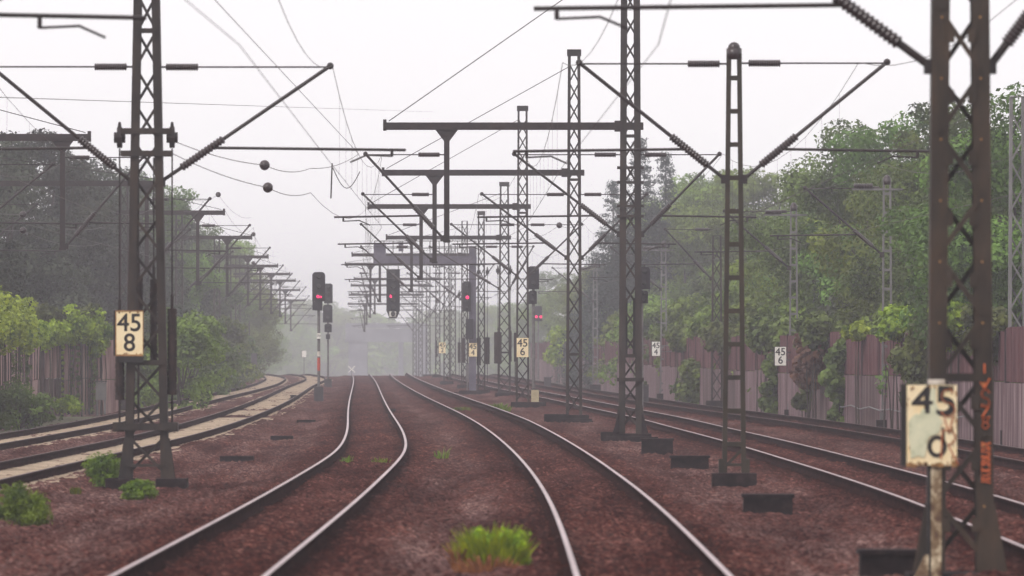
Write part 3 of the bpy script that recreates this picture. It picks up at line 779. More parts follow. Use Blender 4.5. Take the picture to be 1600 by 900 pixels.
p = s_.location; MB().bar((p.x, p.y + .09, -.4), (p.x, p.y + .09, p.z + .1), .06, .06).build('post', 'galv', s_, p)
s_ = sign_at(475, 548, 558, 7, 745, '', '', 'tiny blank white board far off, left of the two signals', 'enamelw')
p = s_.location; MB().bar((p.x, p.y + .09, p.z - 2.2), (p.x, p.y + .09, p.z + .1), .06, .06).build('post', 'galv', s_, p)

# ================================================================== signals
def head(t, o, cx, Y, z0, z1, w, lights=(), name='signal_head', back=False, shape='round'):
    m = MB(); h = z1 - z0; c = w*.22
    poly = [(cx - w/2, z0), (cx + w/2, z0), (cx + w/2, z1 - c), (cx + w/2 - c*.4, z1 - c*.3), (cx + w/2 - c, z1), (cx - w/2 + c, z1), (cx - w/2 + c*.4, z1 - c*.3), (cx - w/2, z1 - c)]
    if shape == 'tab': poly = [(cx - w*.28, z0 - .0), (cx + w*.28, z0), (cx + w/2, z0 + w*.55), (cx + w/2, z1), (cx - w/2, z1), (cx - w/2, z0 + w*.55)]
    m.prism(poly, Y - .02, Y + .02); m.box((cx, Y + .16, (z0+z1)/2), (w*.7, .27, h*.8))
    hd = m.build(name, 'sigblack', t, o)
    if not back:
        n = max(2, int(h/.38))
        for k in range(n):
            zz = z0 + h*(k + .5)/n
            MB().tube([(cx, Y - .19, zz + .05), (cx, Y - .02, zz + .02)], w*.17, 10, True).build('hood', 'black', hd, o)
    for (lx, lz, r) in lights:
        m = MB(); m.sphere((lx, Y - .22, lz), r*.85, 8); m.build('lamp', 'red', hd, o)
    return hd

SG = 'railway signals'
Y = 385.0; z = lambda q: at(0, q, Y).z; x = (498-800)*Y/F; o = base(x, Y)
t = thing('railway_signal', o, 'tall signal showing red, nearest left of the S bend track, on a red banded post', 'signal', SG)
head(t, o, x, Y, z(471), z(425), .60, ((x - .03, z(463.5), .085), (x + .1, z(464), .06)))
m = MB(); m.box((x, Y + .05, z(478)), (.34, .3, .42)); m.box((x - .22, Y, z(478)), (.14, .05, .4)); m.build('lower_box', 'sigblack', t, o)
MB().tube([(x, Y + .1, z(606)), (x, Y + .1, z(470))], .07, 10).build('post', 'cab', t, o)
MB().tube([(x, Y + .1, z(579)), (x, Y + .1, z(559))], .076, 10).build('red_band', 'redpaint', t, o)
MB().tube([(x, Y + .1, z(557)), (x, Y + .1, z(549))], .076, 10).build('white_band', 'whitepaint', t, o)
sp = MB().box((x, Y - .02, z(525)), (.17, .02, .26)).build('number_plate', 'enamelw', t, o)
text_obj('70', .16, 'black', sp, (0, -.034, z(525) - o.z), 'lettering', .001)
MB().box((x, Y, (z(627)+z(604))/2), (.42, .4, z(604)-z(627))).build('relay_box', 'cabd', t, o)
Y = 526.0; z = lambda q: at(0, q, Y).z; x = (512.5-800)*Y/F; o = base(x, Y)
t = thing('railway_signal', o, 'unlit signal with three stacked dark boards behind the tall red signal', 'signal', SG)
head(t, o, x + .02, Y, z(474), z(443), .55); head(t, o, x - .02, Y, z(504), z(476), .60); head(t, o, x + .01, Y, z(519), z(506), .46)
MB().tube([(x, Y + .1, z(594)), (x, Y + .1, z(473))], .065, 10).build('post', 'cab', t, o)
MB().box((x, Y, z(526)), (.26, .3, .3)).build('lower_box', 'sigblack', t, o)
MB().box((x, Y, (z(606)+z(592))/2), (.46, .4, z(592)-z(606))).build('relay_box', 'cabd', t, o)
# gantry
Y = 458.0; z = lambda q: at(0, q, Y).z; X_ = lambda p: (p-800)*Y/F; o = base(X_(738.5), Y - 1.2); Yg = Y - 1.2
t = thing('signal_gantry', o, 'grey cantilever signal gantry with a thick column reaching over the two middle tracks', 'gantry')
m = MB(); m.box((X_(738.5), Yg, (o.z + z(385))/2), (.40, .5, z(385) - o.z)); m.build('column', 'gantry', t, o)
m = MB(); m.box(((X_(584)+X_(745))/2, Yg, z(406.5)), (X_(745)-X_(584), .9, .42)); m.build('deck', 'gantry', t, o)
m = MB()
for yy in (-.42, .42):
    for q in (377, 388): m.bar((X_(586), Yg + yy, z(q)), (X_(744), Yg + yy, z(q)), .04, .04, (0,0,1))
    for p in np.linspace(586, 744, 12): m.bar((X_(p), Yg + yy, z(400)), (X_(p), Yg + yy, z(377)), .04, .04)
m.build('handrail', 'cab', t, o)
MB().box((X_(594), Yg - .1, z(392)), (.66, .7, .78)).build('end_cage', 'gantry', t, o)
MB().box((X_(627), Yg - .1, z(386)), (.26, .3, .5)).build('equipment_box', 'gantry', t, o)
m = MB(); m.box((X_(738.5), Yg, o.z - .02), (1.5, 1.4, .36)); m.box((X_(735), Yg - 1, o.z - .1), (2.0, .6, .36)); m.build('foundation', 'conc', t, o)
xs_ = X_(615); o2 = Vector((xs_, Yg - .62, z(497)))
t = thing('hanging_signal', o2, 'long dark signal showing red, hanging below the gantry deck', 'signal', SG)
head(t, o2, xs_, Yg - .62, z(497), z(421), .74, ((X_(611.5), z(464), .075), (X_(611), z(462), .05)), shape='tab')
for s in (-1, 1): MB().box((xs_ + s*.28, Yg - .5, z(417.5)), (.05, .05, .32)).build('hanger', 'cab', t, o2)
sp = MB().box((X_(614.5), Yg - .66, z(491)), (.38, .02, .30)).build('speed_plate', 'enamelw', t, o2)
text_obj('10', .27, 'black', sp, (X_(614.5) - o2.x, -.053, z(491) - o2.z), 'lettering', .001)
xs_ = X_(729.5); o2 = Vector((xs_, Yg - .4, z(530)))
t = thing('hanging_signal', o2, 'dark signal showing red, fixed to the left side of the gantry column', 'signal', SG)
head(t, o2, xs_, Yg - .4, z(487), z(440), .46, ((X_(730.5), z(465), .11),))
MB().box((X_(734), Yg - .42, z(514)), (.42, .28, 1.1)).build('lower_box', 'sigblack', t, o2)
# signals right of centre
Y = 365.0; z = lambda q: at(0, q, Y).z; x = (833.5-800)*Y/F; o = base(x, Y)
t = thing('railway_signal', o, 'unlit dark signal on a slim pole directly right of the 45 6 mast', 'signal', SG)
head(t, o, x, Y, z(452), z(416), .50); head(t, o, x - .03, Y, z(475), z(454), .36)
MB().tube([(x, Y + .1, o.z - .1), (x, Y + .1, z(452))], .075, 10).build('post', 'cab', t, o)
Y = 262.0; z = lambda q: at(0, q, Y).z; x = (1006-800)*Y/F; o = base(x, Y)
t = thing('railway_signal', o, 'dark signal half hidden behind the right edge of the thick central mast', 'signal', SG)
head(t, o, x + .02, Y, z(452), z(417), .36); head(t, o, x, Y, z(474), z(454), .26)
MB().tube([(x - .06, Y + .1, o.z - .1), (x - .06, Y + .1, z(452))], .05, 10).build('post', 'cab', t, o)
Y = 690.0; z = lambda q: at(0, q, Y).z; x = (841-800)*Y/F; o = base(x, Y)
t = thing('railway_signal', o, 'far signal with two red lights glowing in the haze', 'signal', SG)
head(t, o, x, Y, z(502), z(478), .62, ((x - .16, z(495), .13), (x + .22, z(495), .13)), back=True)
MB().tube([(x, Y + .1, o.z - .1), (x, Y + .1, z(500))], .07, 10).build('post', 'cab', t, o)

# ================================================================== lineside boxes
def cabinet(px, py0, py1, wpx, Y, lab, mat='cabd', legs=False, roof=True):
    z = lambda q: at(0, q, Y).z
    x = (px-800)*Y/F; w = wpx*Y/F; o = Vector((x, Y, z(py1))); zb, zt = z(py1), z(py0)
    t = thing('lineside_cabinet', o, lab, 'cabinet', 'lineside cabinets')
    hb = zb + (zt - zb)*(.36 if legs else 0)
    MB().box((x, Y, (hb + zt)/2 - .03), (w, w*.7, zt - hb - .06)).build('body', mat, t, o)
    MB().box((x, Y - w*.352, (hb + zt)/2 - .02), (w*.8, .012, (zt - hb)*.8)).build('door', mat, t, o)
    if roof: MB().box((x, Y, zt - .02), (w*1.12, w*.85, .05)).build('roof', 'cabd', t, o)
    if legs:
        for a in (-.36, .36): MB().box((x + a*w, Y, (zb + hb)/2 - .1), (.07, .2, hb - zb + .2)).build('leg', mat, t, o)
    else: MB().box((x, Y, zb - .05), (w*1.15, w*.9, .12)).build('plinth', 'conc', t, o)
cabinet(735.5, 567, 607, 15, 500, 'grey cabinet on legs beneath the 45 4 sign', 'cab', True)
cabinet(855.5, 589, 606, 11, 515, 'small dark cabinet between the central row and the far right tracks')
cabinet(836, 607, 632, 12, 356, 'pale yellowed box at the foot of the pole beside the 45 6 mast', 'cream')
cabinet(1009.5, 601, 633, 8, 355, 'narrow dark box beside the thick central mast')
cabinet(158, 595, 642, 16, 327, 'grey two tier cabinet before the pale end of the left wall', 'cab', True)
cabinet(397, 552, 580, 9, 620, 'hazy dark cabinet at the edge of the left shrubs', 'cabd', True)
# small white cross board far down the line
Y = 720.0; c = at(549.5, 577, Y); o = base(c.x, Y)
t = thing('cross_board', o, 'small white X shaped board far down beside the S bend track', 'sign')
m = MB()
for s in (-1, 1): m.bar(c + Vector((-.28, 0, -.28*s)), c + Vector((.28, .004*s, .28*s)), .09, .02)
m.build('cross', 'enamelw', t, o); MB().bar((c.x, Y + .05, o.z - .1), (c.x, Y + .05, c.z + .1), .05, .05).build('post', 'galv', t, o)

# low dark foundation stubs in the ballast
for px, py, wpx, hpx, lab in [(1390, 893, 92, 30, 'dark concrete stub at the foot of the big 45 sign'), (1200.5, 797, 78, 22, 'dark concrete stub below right of the dark ladder mast'),
        (1078, 728, 60, 14, 'dark concrete stub left of the dark ladder mast, nearer of two'), (1027, 706, 50, 19, 'dark concrete stub right before the thick central mast plinth'),
        (369.5, 717, 54, 5, 'flat dark slab in the ballast left of the S bend, nearest of three'), (440, 684.5, 36, 4, 'flat dark slab in the ballast left of the S bend, middle of three'),
        (478, 658.5, 30, 3, 'flat dark slab in the ballast left of the S bend, farthest of three'), (612, 645.5, 12, 5, 'dark lump lying between the two middle tracks'),
        (458, 627, 9, 9, 'small dark box at the edge of the pale sleeper track')]:
    Y = 2.44*F/(py - HOR); x = (px-800)*Y/F; w = wpx*Y/F; h = hpx*Y/F
    m = MB(); zb = GZ + .0
    m.hexa([Vector((x - w/2, Y, zb - .3)), Vector((x + w/2, Y, zb - .3)), Vector((x + w/2, Y + .6, zb - .3)), Vector((x - w/2, Y + .6, zb - .3))],
           [Vector((x - w/2 + .012, Y + .012, zb + h)), Vector((x + w/2 - .012, Y + .012, zb + h)), Vector((x + w/2 - .012, Y + .59, zb + h)), Vector((x - w/2 + .012, Y + .59, zb + h))])
    if h > .12: m.box((x, Y + .3, zb + h + .012), (w*1.05, .68, .05))
    ob = m.build('concrete_stub', 'conc', None, (x, Y, zb)); tag(ob, lab, 'concrete stub', 'concrete stubs in the ballast')

# ================================================================== overhead wires
def line(T, sup, lab, off=0.2, ndrop=8, maxdrop=7):
    sup = sorted(sup); o = Vector((float(T(sup[0][0])), sup[0][0], 5.0))
    t = thing('overhead_line', o, lab, 'overhead wire', 'overhead lines')
    cp, mp, drops = [], [], []
    for j, ((ya, za), (yb, zb_)) in enumerate(zip(sup[:-1], sup[1:])):
        sa, sb = (off if j % 2 else -off), (-off if j % 2 else off)
        for k in range(10):
            u = k/10; Y = ya + (yb-ya)*u
            # wires run straight between supports
            X = (float(T(ya)) + sa)*(1-u) + (float(T(yb)) + sb)*u
            zm = za*(1-u) + zb_*u - 4*.95*u*(1-u)*min(1, ((yb-ya)/70)**2)
            zcw = 5.52 + dz(Y)
            cp.append((X, Y, zcw)); mp.append((X*.999, Y, zm))
            if 0 < j < maxdrop and k > 0 and ya > 100: drops.append(((X*.999, Y, zm), (X, Y, zcw)))
    MB().tube(cp, .006, 4).build('contact_wire', 'wire', t, o); MB().tube(mp, .006, 4).build('messenger_wire', 'wire', t, o)
    for a, b in drops[:60]: MB().tube([a, b], .0026, 3).build('dropper', 'wire', t, o)
line(T1, [(40, 7.3)] + SUP1, 'overhead line above the S bend track left of centre')
line(T2, [(40, 7.3)] + SUP2, 'overhead line above the track right of centre')
line(T3, [(40, 7.3)] + SUP3, 'overhead line above the track right of the central masts')
line(T4, [(90, 7.3)] + SUP4, 'overhead line above the dark track beside the right barrier')
def T5b(Y): return float(np.interp(Y, [90, 149] + [q[0] for q in LR], [-9.4, -9.3] + [q[1] + 2.25 for q in LR]))
line(T5b, [(60, 7.3)] + SUP5, 'overhead line above the pale sleeper track nearer the left mast')
line(T6, [(90, 7.3)] + SUP6, 'overhead line above the leftmost pale sleeper track')

def free_wire(pts, balls, lab, r=.008, br=.095):
    o = Vector(pts[0]); t = thing('anchor_wire', o, lab, 'wire', 'anchor wires')
    P = [Vector(p) for p in pts]; Q = []
    for a, b in zip(P[:-1], P[1:]):
        for k in range(8): Q.append(a.lerp(b, k/8) - Vector((0, 0, .004*(b-a).length*4*(k/8)*(1-k/8))))
    Q.append(P[-1])
    MB().tube(Q, r, 4).build('wire', 'wire', t, o)
    for b in balls: MB().sphere(b, br, 10).build('ball_insulator', 'insul', t, o, True)
    return t
b1, b2 = at(413.5, 258, 168), at(418.5, 293, 168)
free_wire([at(266, 218, 149), b1, at(485, 263, 196), at(560, 241, 225)], [b1], 'thin wire with the upper dark ball beside the left mast', br=.105)
free_wire([at(266, 238, 149), b2, at(485, 301, 196), at(578, 318, 351)], [b2], 'thin wire with the lower dark ball beside the left mast', br=.105)
b = at(874, 352, 352); free_wire([at(925, 332, 283), b, at(800, 372, 427)], [b], 'thin wire with a dark ball right of the 45 6 mast', br=.13)
b = at(341, 304, 365); free_wire([at(300, 312, 330), b, at(392, 340, 452)], [b], 'wire with a dark ball at the end of a left row arm', br=.12)
b = at(396, 366, 455); free_wire([at(352, 330, 365), b, at(430, 400, 552)], [b], 'wire with a dark ball beyond the fourth left row beam', br=.12)
b = at(396, 411, 500); free_wire([at(340, 378, 365), b, at(430, 430, 605)], [b], 'wire with a dark ball below the left row beams', br=.12)
for px, py in ((36, 335), (36, 360)):
    b = at(px, py, 262); free_wire([at(-40, py - 12, 240), b, at(160, py + 20, 330)], [b], f'wire with the {"upper" if py < 350 else "lower"} pale ball before the dark trees at left', br=.11)
# hanging loop and strut near the middle
o = at(520, 255, 230); t = thing('feeder_loop', o, 'loose cable loop hanging between thin wires above the middle signals', 'cable')
MB().tube([at(519, 255, 230), at(517, 310, 230)], .022, 6).build('strut', 'tube', t, o)
MB().tube([at(520, 262 + 29*math.sin(math.pi*k/12) + 6*k/12, 230) + Vector((k/12*.75, 0, 0)) for k in range(13)], .012, 5).build('cable', 'tube', t, o)
# high feeder wires fading into the sky
o = at(610, 190, 225)
for pa, pb, lab in [((-60, 150, 149), (680, 175, 700), 'faint high wire crossing the sky at left'), ((280, -60, 110), (560, 240, 225), 'faint high wire slanting down from the top edge, left of centre')]:
    ob = MB().tube([at(*pa), at(*pb)], .008, 4).build('high_wire', 'wire', None, at(*pa)); tag(ob, lab, 'wire', 'high wires')

# ================================================================== noise barriers
def barrier(pts, ztop, name_lab, panel_len, conc_h, up, low, jag=0.0, off=.015):
    P = [Vector((x, y, 0)) for x, y in pts]; o = Vector((P[0].x, P[0].y, GZ))
    t = thing('noise_barrier', o, name_lab, 'noise barrier')
    L = [0.0]
    for a, b in zip(P[:-1], P[1:]): L.append(L[-1] + (b-a).length)
    def pos(s):
        s = min(max(s, 0), L[-1] - 1e-6)
        for k in range(len(P)-1):
            if s <= L[k+1]: return P[k].lerp(P[k+1], (s - L[k])/(L[k+1]-L[k]))
        return P[-1]
    n = int(L[-1]/panel_len); zb = -.5
    rnd = random.Random(5)
    for k in range(n):
        a, b = pos(k*panel_len + .07), pos((k+1)*panel_len - .07)
        zt = ztop + rnd.uniform(-jag, jag)
        d = dz(a.y)
        ch = conc_h + rnd.uniform(-.05, .05)
        m = MB(); m.bar((a.x, a.y, (zb + ch)/2 + d), (b.x, b.y, (zb + ch)/2 + d), .16, ch - zb, (0,0,1)); 
        m.build('concrete_panel', low if rnd.random() < .75 else 'wallp', t, o)
        m = MB(); nb = max(6, int(panel_len/.33))
        for q in range(nb):     # upright boards, each a touch in or out
            pa, pb = a.lerp(b, (q + .03)/nb), a.lerp(b, (q + .97)/nb); nx = rnd.uniform(-off, off)
            m.bar((pa.x + nx, pa.y, (ch + .03 + zt)/2 + d), (pb.x + nx, pb.y, (ch + .03 + zt)/2 + d), .07, zt - ch - .03 + rnd.uniform(-.03, .03), (0,0,1))
        m.build('board_panel', up, t, o)
        pp = pos(k*panel_len)
        MB().box((pp.x, pp.y, (zb + zt + .06)/2 + d), (.13, .15, zt + .06 - zb)).build('post', 'post', t, o)
    m = MB()
    return t, pos, L[-1]
YR = [62, 150, 205, 222, 262, 305, 395, 470, 574, 680, 760]
tR, posR, LRn = barrier([(wall_x(y), y) for y in YR], 2.75, 'long right-hand noise barrier of purple brown boards over streaked pale concrete', 7.0, 1.35, 'wood', 'wallc', .07)
# pipe along the wall
m = MB(); pts = []
for y in np.linspace(232, 282, 14): pts.append((wall_x(y) - .22, y, .32 + .05*math.sin(y*.9)))
ob = m.tube(pts, .022, 6).build('pale_pipe', 'galv', None, pts[0]); tag(ob, 'pale sagging pipe along the foot of the right barrier under the big tree', 'pipe')
LP = [(-15.9, 236), (-16.8, 270), (-17.7, 305), (-18.75, 331)]
tL, _, _ = barrier(LP, 2.65, 'left-hand noise barrier running along the leftmost track at the frame edge, overgrown with ivy', 6.0, 1.0, 'wallq', 'wallq', .05, off=0.0)
LQ = [(-18.7, 331.6), (-17.2, 333.2), (-15.75, 334.6)]
tM, _, _ = barrier(LQ, 2.62, 'pinkish board wall facing the viewer under the bright ivy hood, beside the grey cabinet', 1.05, 1.0, 'wallq', 'wallq', .04, off=.004)
LPP = [Vector((x, y, 0)) for x, y in LP + LQ]; LCU = [0.0]
for a_, b_ in zip(LPP[:-1], LPP[1:]): LCU.append(LCU[-1] + (b_ - a_).length)
LLn = LCU[-1]
def posL(s_):
    for k in range(len(LPP)-1):
        if s_ <= LCU[k+1]: return LPP[k].lerp(LPP[k+1], (s_ - LCU[k])/(LCU[k+1] - LCU[k]))
    return LPP[-1]

# ================================================================== vegetation
def leaves(C, Rd, n, size, rng, shell=.55, flat=.8, aspect=.55):
    """diamond leaves spread through a set of clumps (centres C, radii Rd)"""
    C = np.asarray(C, float); Rd = np.asarray(Rd, float)
    pr = Rd**2; pr = pr/pr.sum()
    k = rng.choice(len(C), n, p=pr)
    d = rng.normal(0, 1, (n, 3)); d /= np.linalg.norm(d, axis=1)[:, None]
    rad = (shell + (1.08 - shell)*rng.random(n)**.6)*Rd[k]
    p = C[k] + d*rad[:, None]*np.array([1, 1, flat])
    nrm = d*.8 + rng.normal(0, .55, (n, 3)) + np.array([0, 0, .35]); nrm /= np.linalg.norm(nrm, axis=1)[:, None]
    a = np.cross(nrm, rng.normal(0, 1, (n, 3))); a /= np.linalg.norm(a, axis=1)[:, None]
    b = np.cross(nrm, a)
    s = size*rng.uniform(.55, 1.35, n)[:, None]
    v = np.stack([p + a*s*.5, p + b*s*.5*aspect + nrm*s*.06, p - a*s*.5, p - b*s*.5*aspect + nrm*s*.06], 1).reshape(-1, 3)
    f = np.arange(4*n).reshape(-1, 4)
    return v, f

def tree_proto(kind, h, cw, seed, n, size, mat, low=.25):
    rng = np.random.default_rng(seed)
    root = bpy.data.objects.new('tree', None); root.name = {'dec': 'deciduous_tree', 'con': 'conifer_tree', 'shrub': 'tall_shrub'}[kind]
    COL.objects.link(root)
    C, Rd = [], []
    mb = MB()
    if kind == 'con':
        mb.tube([(0,0,-.5), (0,0,h*.5), (0,0,h*.97)], [.24, .14, .02], 8)
        for k in range(80):
            u = k/80; z = h*(.08 + .9*u); r = cw*(1-u)**.85*rng.uniform(.75, 1.1)
            for q in range(max(3, int(7*(1-u)))):
                t_ = rng.uniform(0, 6.28); C.append((math.cos(t_)*r*.6, math.sin(t_)*r*.6, z - r*.2)); Rd.append(max(.5, r*.5))
        v, f = leaves(C, Rd, n, size, rng, .2, .38, .3)
    else:
        tips = []
        nb = 7 if kind == 'dec' else 5
        mb.tube([(0,0,-.5), (rng.normal(0,.15), rng.normal(0,.15), h*.3), (rng.normal(0,.4), rng.normal(0,.4), h*.62)], [h*.022, h*.016, h*.008], 7)
        nbl = 34
        for k in range(nbl):
            u = rng.random(); z = h*(low + (1-low)*.93*u)
            env = math.sin(math.pi*min(1, .18 + .80*u))**.6
            t_ = rng.uniform(0, 6.28); r = cw*env*math.sqrt(rng.random())*.85
            c = (math.cos(t_)*r, math.sin(t_)*r, z); rr = cw*rng.uniform(.15, .38)*(.7 + .4*env)
            C.append(c); Rd.append(rr)
            for q in range(2):
                a_ = rng.uniform(0, 6.28); C.append((c[0] + math.cos(a_)*rr*1.05, c[1] + math.sin(a_)*rr*1.05, c[2] + rng.uniform(-.3, .6)*rr)); Rd.append(rr*rng.uniform(.3, .5))
            if k < nb: mb.tube([(0, 0, h*rng.uniform(.18, .4)), (c[0]*.5, c[1]*.5, z*.7), c], [h*.010, h*.006, h*.002], 5)
        v, f = leaves(C, Rd, n, size, rng, .5, .72)
    mb.build('trunk', 'bark', root); fastmesh('crown', v, f, mat, root)
    return root

def copy_tree(src, loc, rz, s, label, cat, group, mat=None):
    r = src.copy(); COL.objects.link(r); r.location = loc; r.rotation_euler = (0, 0, rz); r.scale = (s, s, s*random.uniform(.94, 1.06))
    tag(r, label, cat, group)
    for ch in list(src.children):
        c = ch.copy(); COL.objects.link(c); c.parent = r
    return r
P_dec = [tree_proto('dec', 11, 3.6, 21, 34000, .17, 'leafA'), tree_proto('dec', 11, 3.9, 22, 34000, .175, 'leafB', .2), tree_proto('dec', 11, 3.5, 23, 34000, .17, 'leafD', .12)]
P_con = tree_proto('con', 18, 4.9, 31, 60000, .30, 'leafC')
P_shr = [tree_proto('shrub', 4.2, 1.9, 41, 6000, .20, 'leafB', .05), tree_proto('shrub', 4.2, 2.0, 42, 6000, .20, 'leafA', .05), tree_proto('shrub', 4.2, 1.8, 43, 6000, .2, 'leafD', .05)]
used = set()
def put(src, x, Y, s, label, cat, group):
    loc = (x, Y, -.5 + dz(Y)); rz = random.uniform(0, 6.28)
    if src.name in used: return copy_tree(src, loc, rz, s, label, cat, group)
    used.add(src.name); src.location = loc; src.rotation_euler = (0, 0, rz); src.scale = (s, s, s); return tag(src, label, cat, group)

# big trees left: dark mass behind the ivy wall, then shrinking, paler leaf kinds imitating haze
#  (px, top py, Y, kind)
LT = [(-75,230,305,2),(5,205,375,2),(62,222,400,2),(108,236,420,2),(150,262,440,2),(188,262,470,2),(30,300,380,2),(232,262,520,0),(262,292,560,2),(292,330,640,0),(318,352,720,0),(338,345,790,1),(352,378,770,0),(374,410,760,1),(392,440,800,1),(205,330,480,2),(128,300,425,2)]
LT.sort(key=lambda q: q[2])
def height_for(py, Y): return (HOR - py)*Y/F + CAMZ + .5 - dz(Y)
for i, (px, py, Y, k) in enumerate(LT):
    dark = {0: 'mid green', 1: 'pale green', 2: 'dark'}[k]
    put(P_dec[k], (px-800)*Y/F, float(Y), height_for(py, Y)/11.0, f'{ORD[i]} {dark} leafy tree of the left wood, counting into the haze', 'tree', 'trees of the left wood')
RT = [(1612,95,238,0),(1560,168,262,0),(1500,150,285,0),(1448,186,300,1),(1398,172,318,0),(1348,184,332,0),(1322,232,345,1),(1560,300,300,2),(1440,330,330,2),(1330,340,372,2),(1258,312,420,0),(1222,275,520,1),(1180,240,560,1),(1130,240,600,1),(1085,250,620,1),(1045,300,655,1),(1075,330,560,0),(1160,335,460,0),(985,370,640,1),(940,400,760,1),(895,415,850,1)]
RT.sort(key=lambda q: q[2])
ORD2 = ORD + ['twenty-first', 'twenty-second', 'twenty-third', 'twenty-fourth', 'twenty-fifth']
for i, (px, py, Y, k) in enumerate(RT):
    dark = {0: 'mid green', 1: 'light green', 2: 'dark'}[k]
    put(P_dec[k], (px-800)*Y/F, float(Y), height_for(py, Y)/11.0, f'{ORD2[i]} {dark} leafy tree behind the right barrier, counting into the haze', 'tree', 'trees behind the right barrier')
put(P_con, (1000-800)*560/F, 560.0, height_for(205, 560)/18.0, 'tall bluish conifer in the haze beside the thick central mast', 'conifer', 'hazy conifers')
put(P_con, (958-800)*600/F, 600.0, height_for(268, 600)/18.0, 'shorter bluish conifer left of the tall one in the haze', 'conifer', 'hazy conifers')
put(P_con, (1040-800)*580/F, 580.0, height_for(215, 580)/18.0, 'bluish conifer right of the tall one in the haze', 'conifer', 'hazy conifers')
# distant trees at the end of the line
FT = [(395,455,1350,1),(420,468,1750,1),(448,466,1900,1),(478,458,2050,1),(508,464,2000,1),(532,472,2100,1),(660,480,2100,1),(690,472,2000,1),(722,474,1950,1),(760,462,1750,1),(800,455,1500,1),(835,446,1300,1),(865,430,1100,0)]
FT.sort(key=lambda q: q[0])
for i, (px, py, Y, k) in enumerate(FT):
    put(P_dec[k], (px-800)*Y/F, float(Y), height_for(py, Y)/11.0, 'pale tree almost lost in the haze near the bridge, ' + (f'{ORD[i].replace("nearest","first")} from the left'), 'tree', 'pale far trees')
# shrubs under the trees
SH = [(285,585,330,.9,0),(300,560,380,1.0,0),(330,540,470,1.1,1),(250,560,400,1.1,1),(205,560,380,1,1),(350,545,560,1.1,0),(372,550,640,1.0,1),(386,560,720,.9,0),(318,575,430,.8,1),(275,520,440,1.2,2),(232,520,450,1.3,2)]
for i, (px, py, Y, s, k) in enumerate(sorted(SH, key=lambda q: q[2])):
    put(P_shr[k], (px-800)*Y/F, float(Y), s*1.05, f'{ORD[i]} leafy shrub along the leftmost track beyond the ivy wall', 'shrub', 'shrubs along the left tracks')
SHR = [(1590,250,1.3,1),(1555,258,1.2,0),(1510,262,1.3,1),(1465,274,1.2,0),(1415,290,1.1,0),(1372,304,1.2,1),(1330,316,1.2,2),(1285,330,1.25,0),(1240,345,1.3,0),(1200,360,1.3,0),(1160,380,1.35,0),(1125,395,1.3,1),(1090,420,1.3,0),(1055,440,1.35,1),(1030,470,1.4,0),(1000,500,1.4,0),(965,530,1.4,0),(930,560,1.4,1),(895,610,1.3,0),(870,660,1.3,0)]
for i, (px, Y, s, k) in enumerate(sorted(SHR, key=lambda q: q[1])):
    x = max((px-800)*Y/F, wall_x(Y) + 1.9)
    put(P_shr[k], x, float(Y), s, f'{ORD[i]} leafy shrub rising just behind the right barrier', 'shrub', 'shrubs behind the right barrier')

# climbing plants
def creeper(pts, n, size, mat, label, seed, depth=.35, stems=True):
    """pts: (x, y, z, radius) clumps on a wall"""
    rng = np.random.default_rng(seed); P = np.array(pts, float)
    o = Vector((P[:, 0].mean(), P[:, 1].mean(), P[:, 2].min()))
    t = thing('ivy', o, label, 'climbing plant', 'climbing plants on the walls')
    v, f = leaves(P[:, :3] - np.array(o), P[:, 3], n, size, rng, .4, .9, .75)
    fastmesh('foliage', v, f, mat, t)
    for p in pts[::4]: MB().tube([(p[0], p[1], -.4), (p[0] + rng.normal(0, .05), p[1], p[2]*.5), (p[0], p[1], p[2])], [.03, .02, .01], 5).build('stem', 'bark', t, o)
    return t
rg = np.random.default_rng(3)
def wl(s): p = posL(s); return p.x, p.y
def on_left(px0, px1, ztop, n, rad, y_off=-.1):
    out = []
    for k in range(n):
        px = px0 + (px1-px0)*(k + .5)/n + rg.normal(0, 3)
        # find wall point for that direction
        best = min(np.linspace(0, LLn - .01, 500), key=lambda s: abs(800 + posL(s).x*F/posL(s).y - px))
        p = posL(best); out.append((p.x + .12, p.y + y_off - .15, ztop + rg.normal(0, .16), rad*rg.uniform(.6, 1.2)))
    return out
creeper(on_left(-12, 36, 3.0, 26, .55) + on_left(-12, 30, 3.5, 12, .45), 9000, .15, 'ivy', 'tall mound of bright green ivy on the left wall, at the frame edge', 61)
creeper(on_left(30, 78, 2.85, 26, .42), 6500, .15, 'ivy', 'sunlit yellow green ivy spilling over the left wall top', 62)
creeper(on_left(72, 158, 2.9, 44, .42) + on_left(100, 152, 3.25, 22, .36) + on_left(140, 160, 2.4, 10, .3), 12000, .15, 'ivy', 'broad bright ivy hood over the far end of the left wall', 63)
creeper(on_left(60, 140, 3.35, 20, .42, .3), 4500, .17, 'ivyd', 'duller green growth rising behind the bright ivy hood', 64)
def strand(px, Y0w, z0, z1, mat, lab, seed, r=.13, n=900, left=True, size=.11):
    if left:
        best = min(np.linspace(0, LLn - .01, 600), key=lambda s: abs(800 + posL(s).x*F/posL(s).y - px)); p = posL(best); X, Yq = p.x + .06, p.y - .2
    else:
        Yq = Y0w; X = wall_x(Yq) - .2
    pts = [(X + rg.normal(0, r*.4), Yq - .05, z, r*rg.uniform(.7, 1.3)) for z in np.linspace(z0, z1, 12)]
    creeper(pts, n, size, mat, lab, seed)
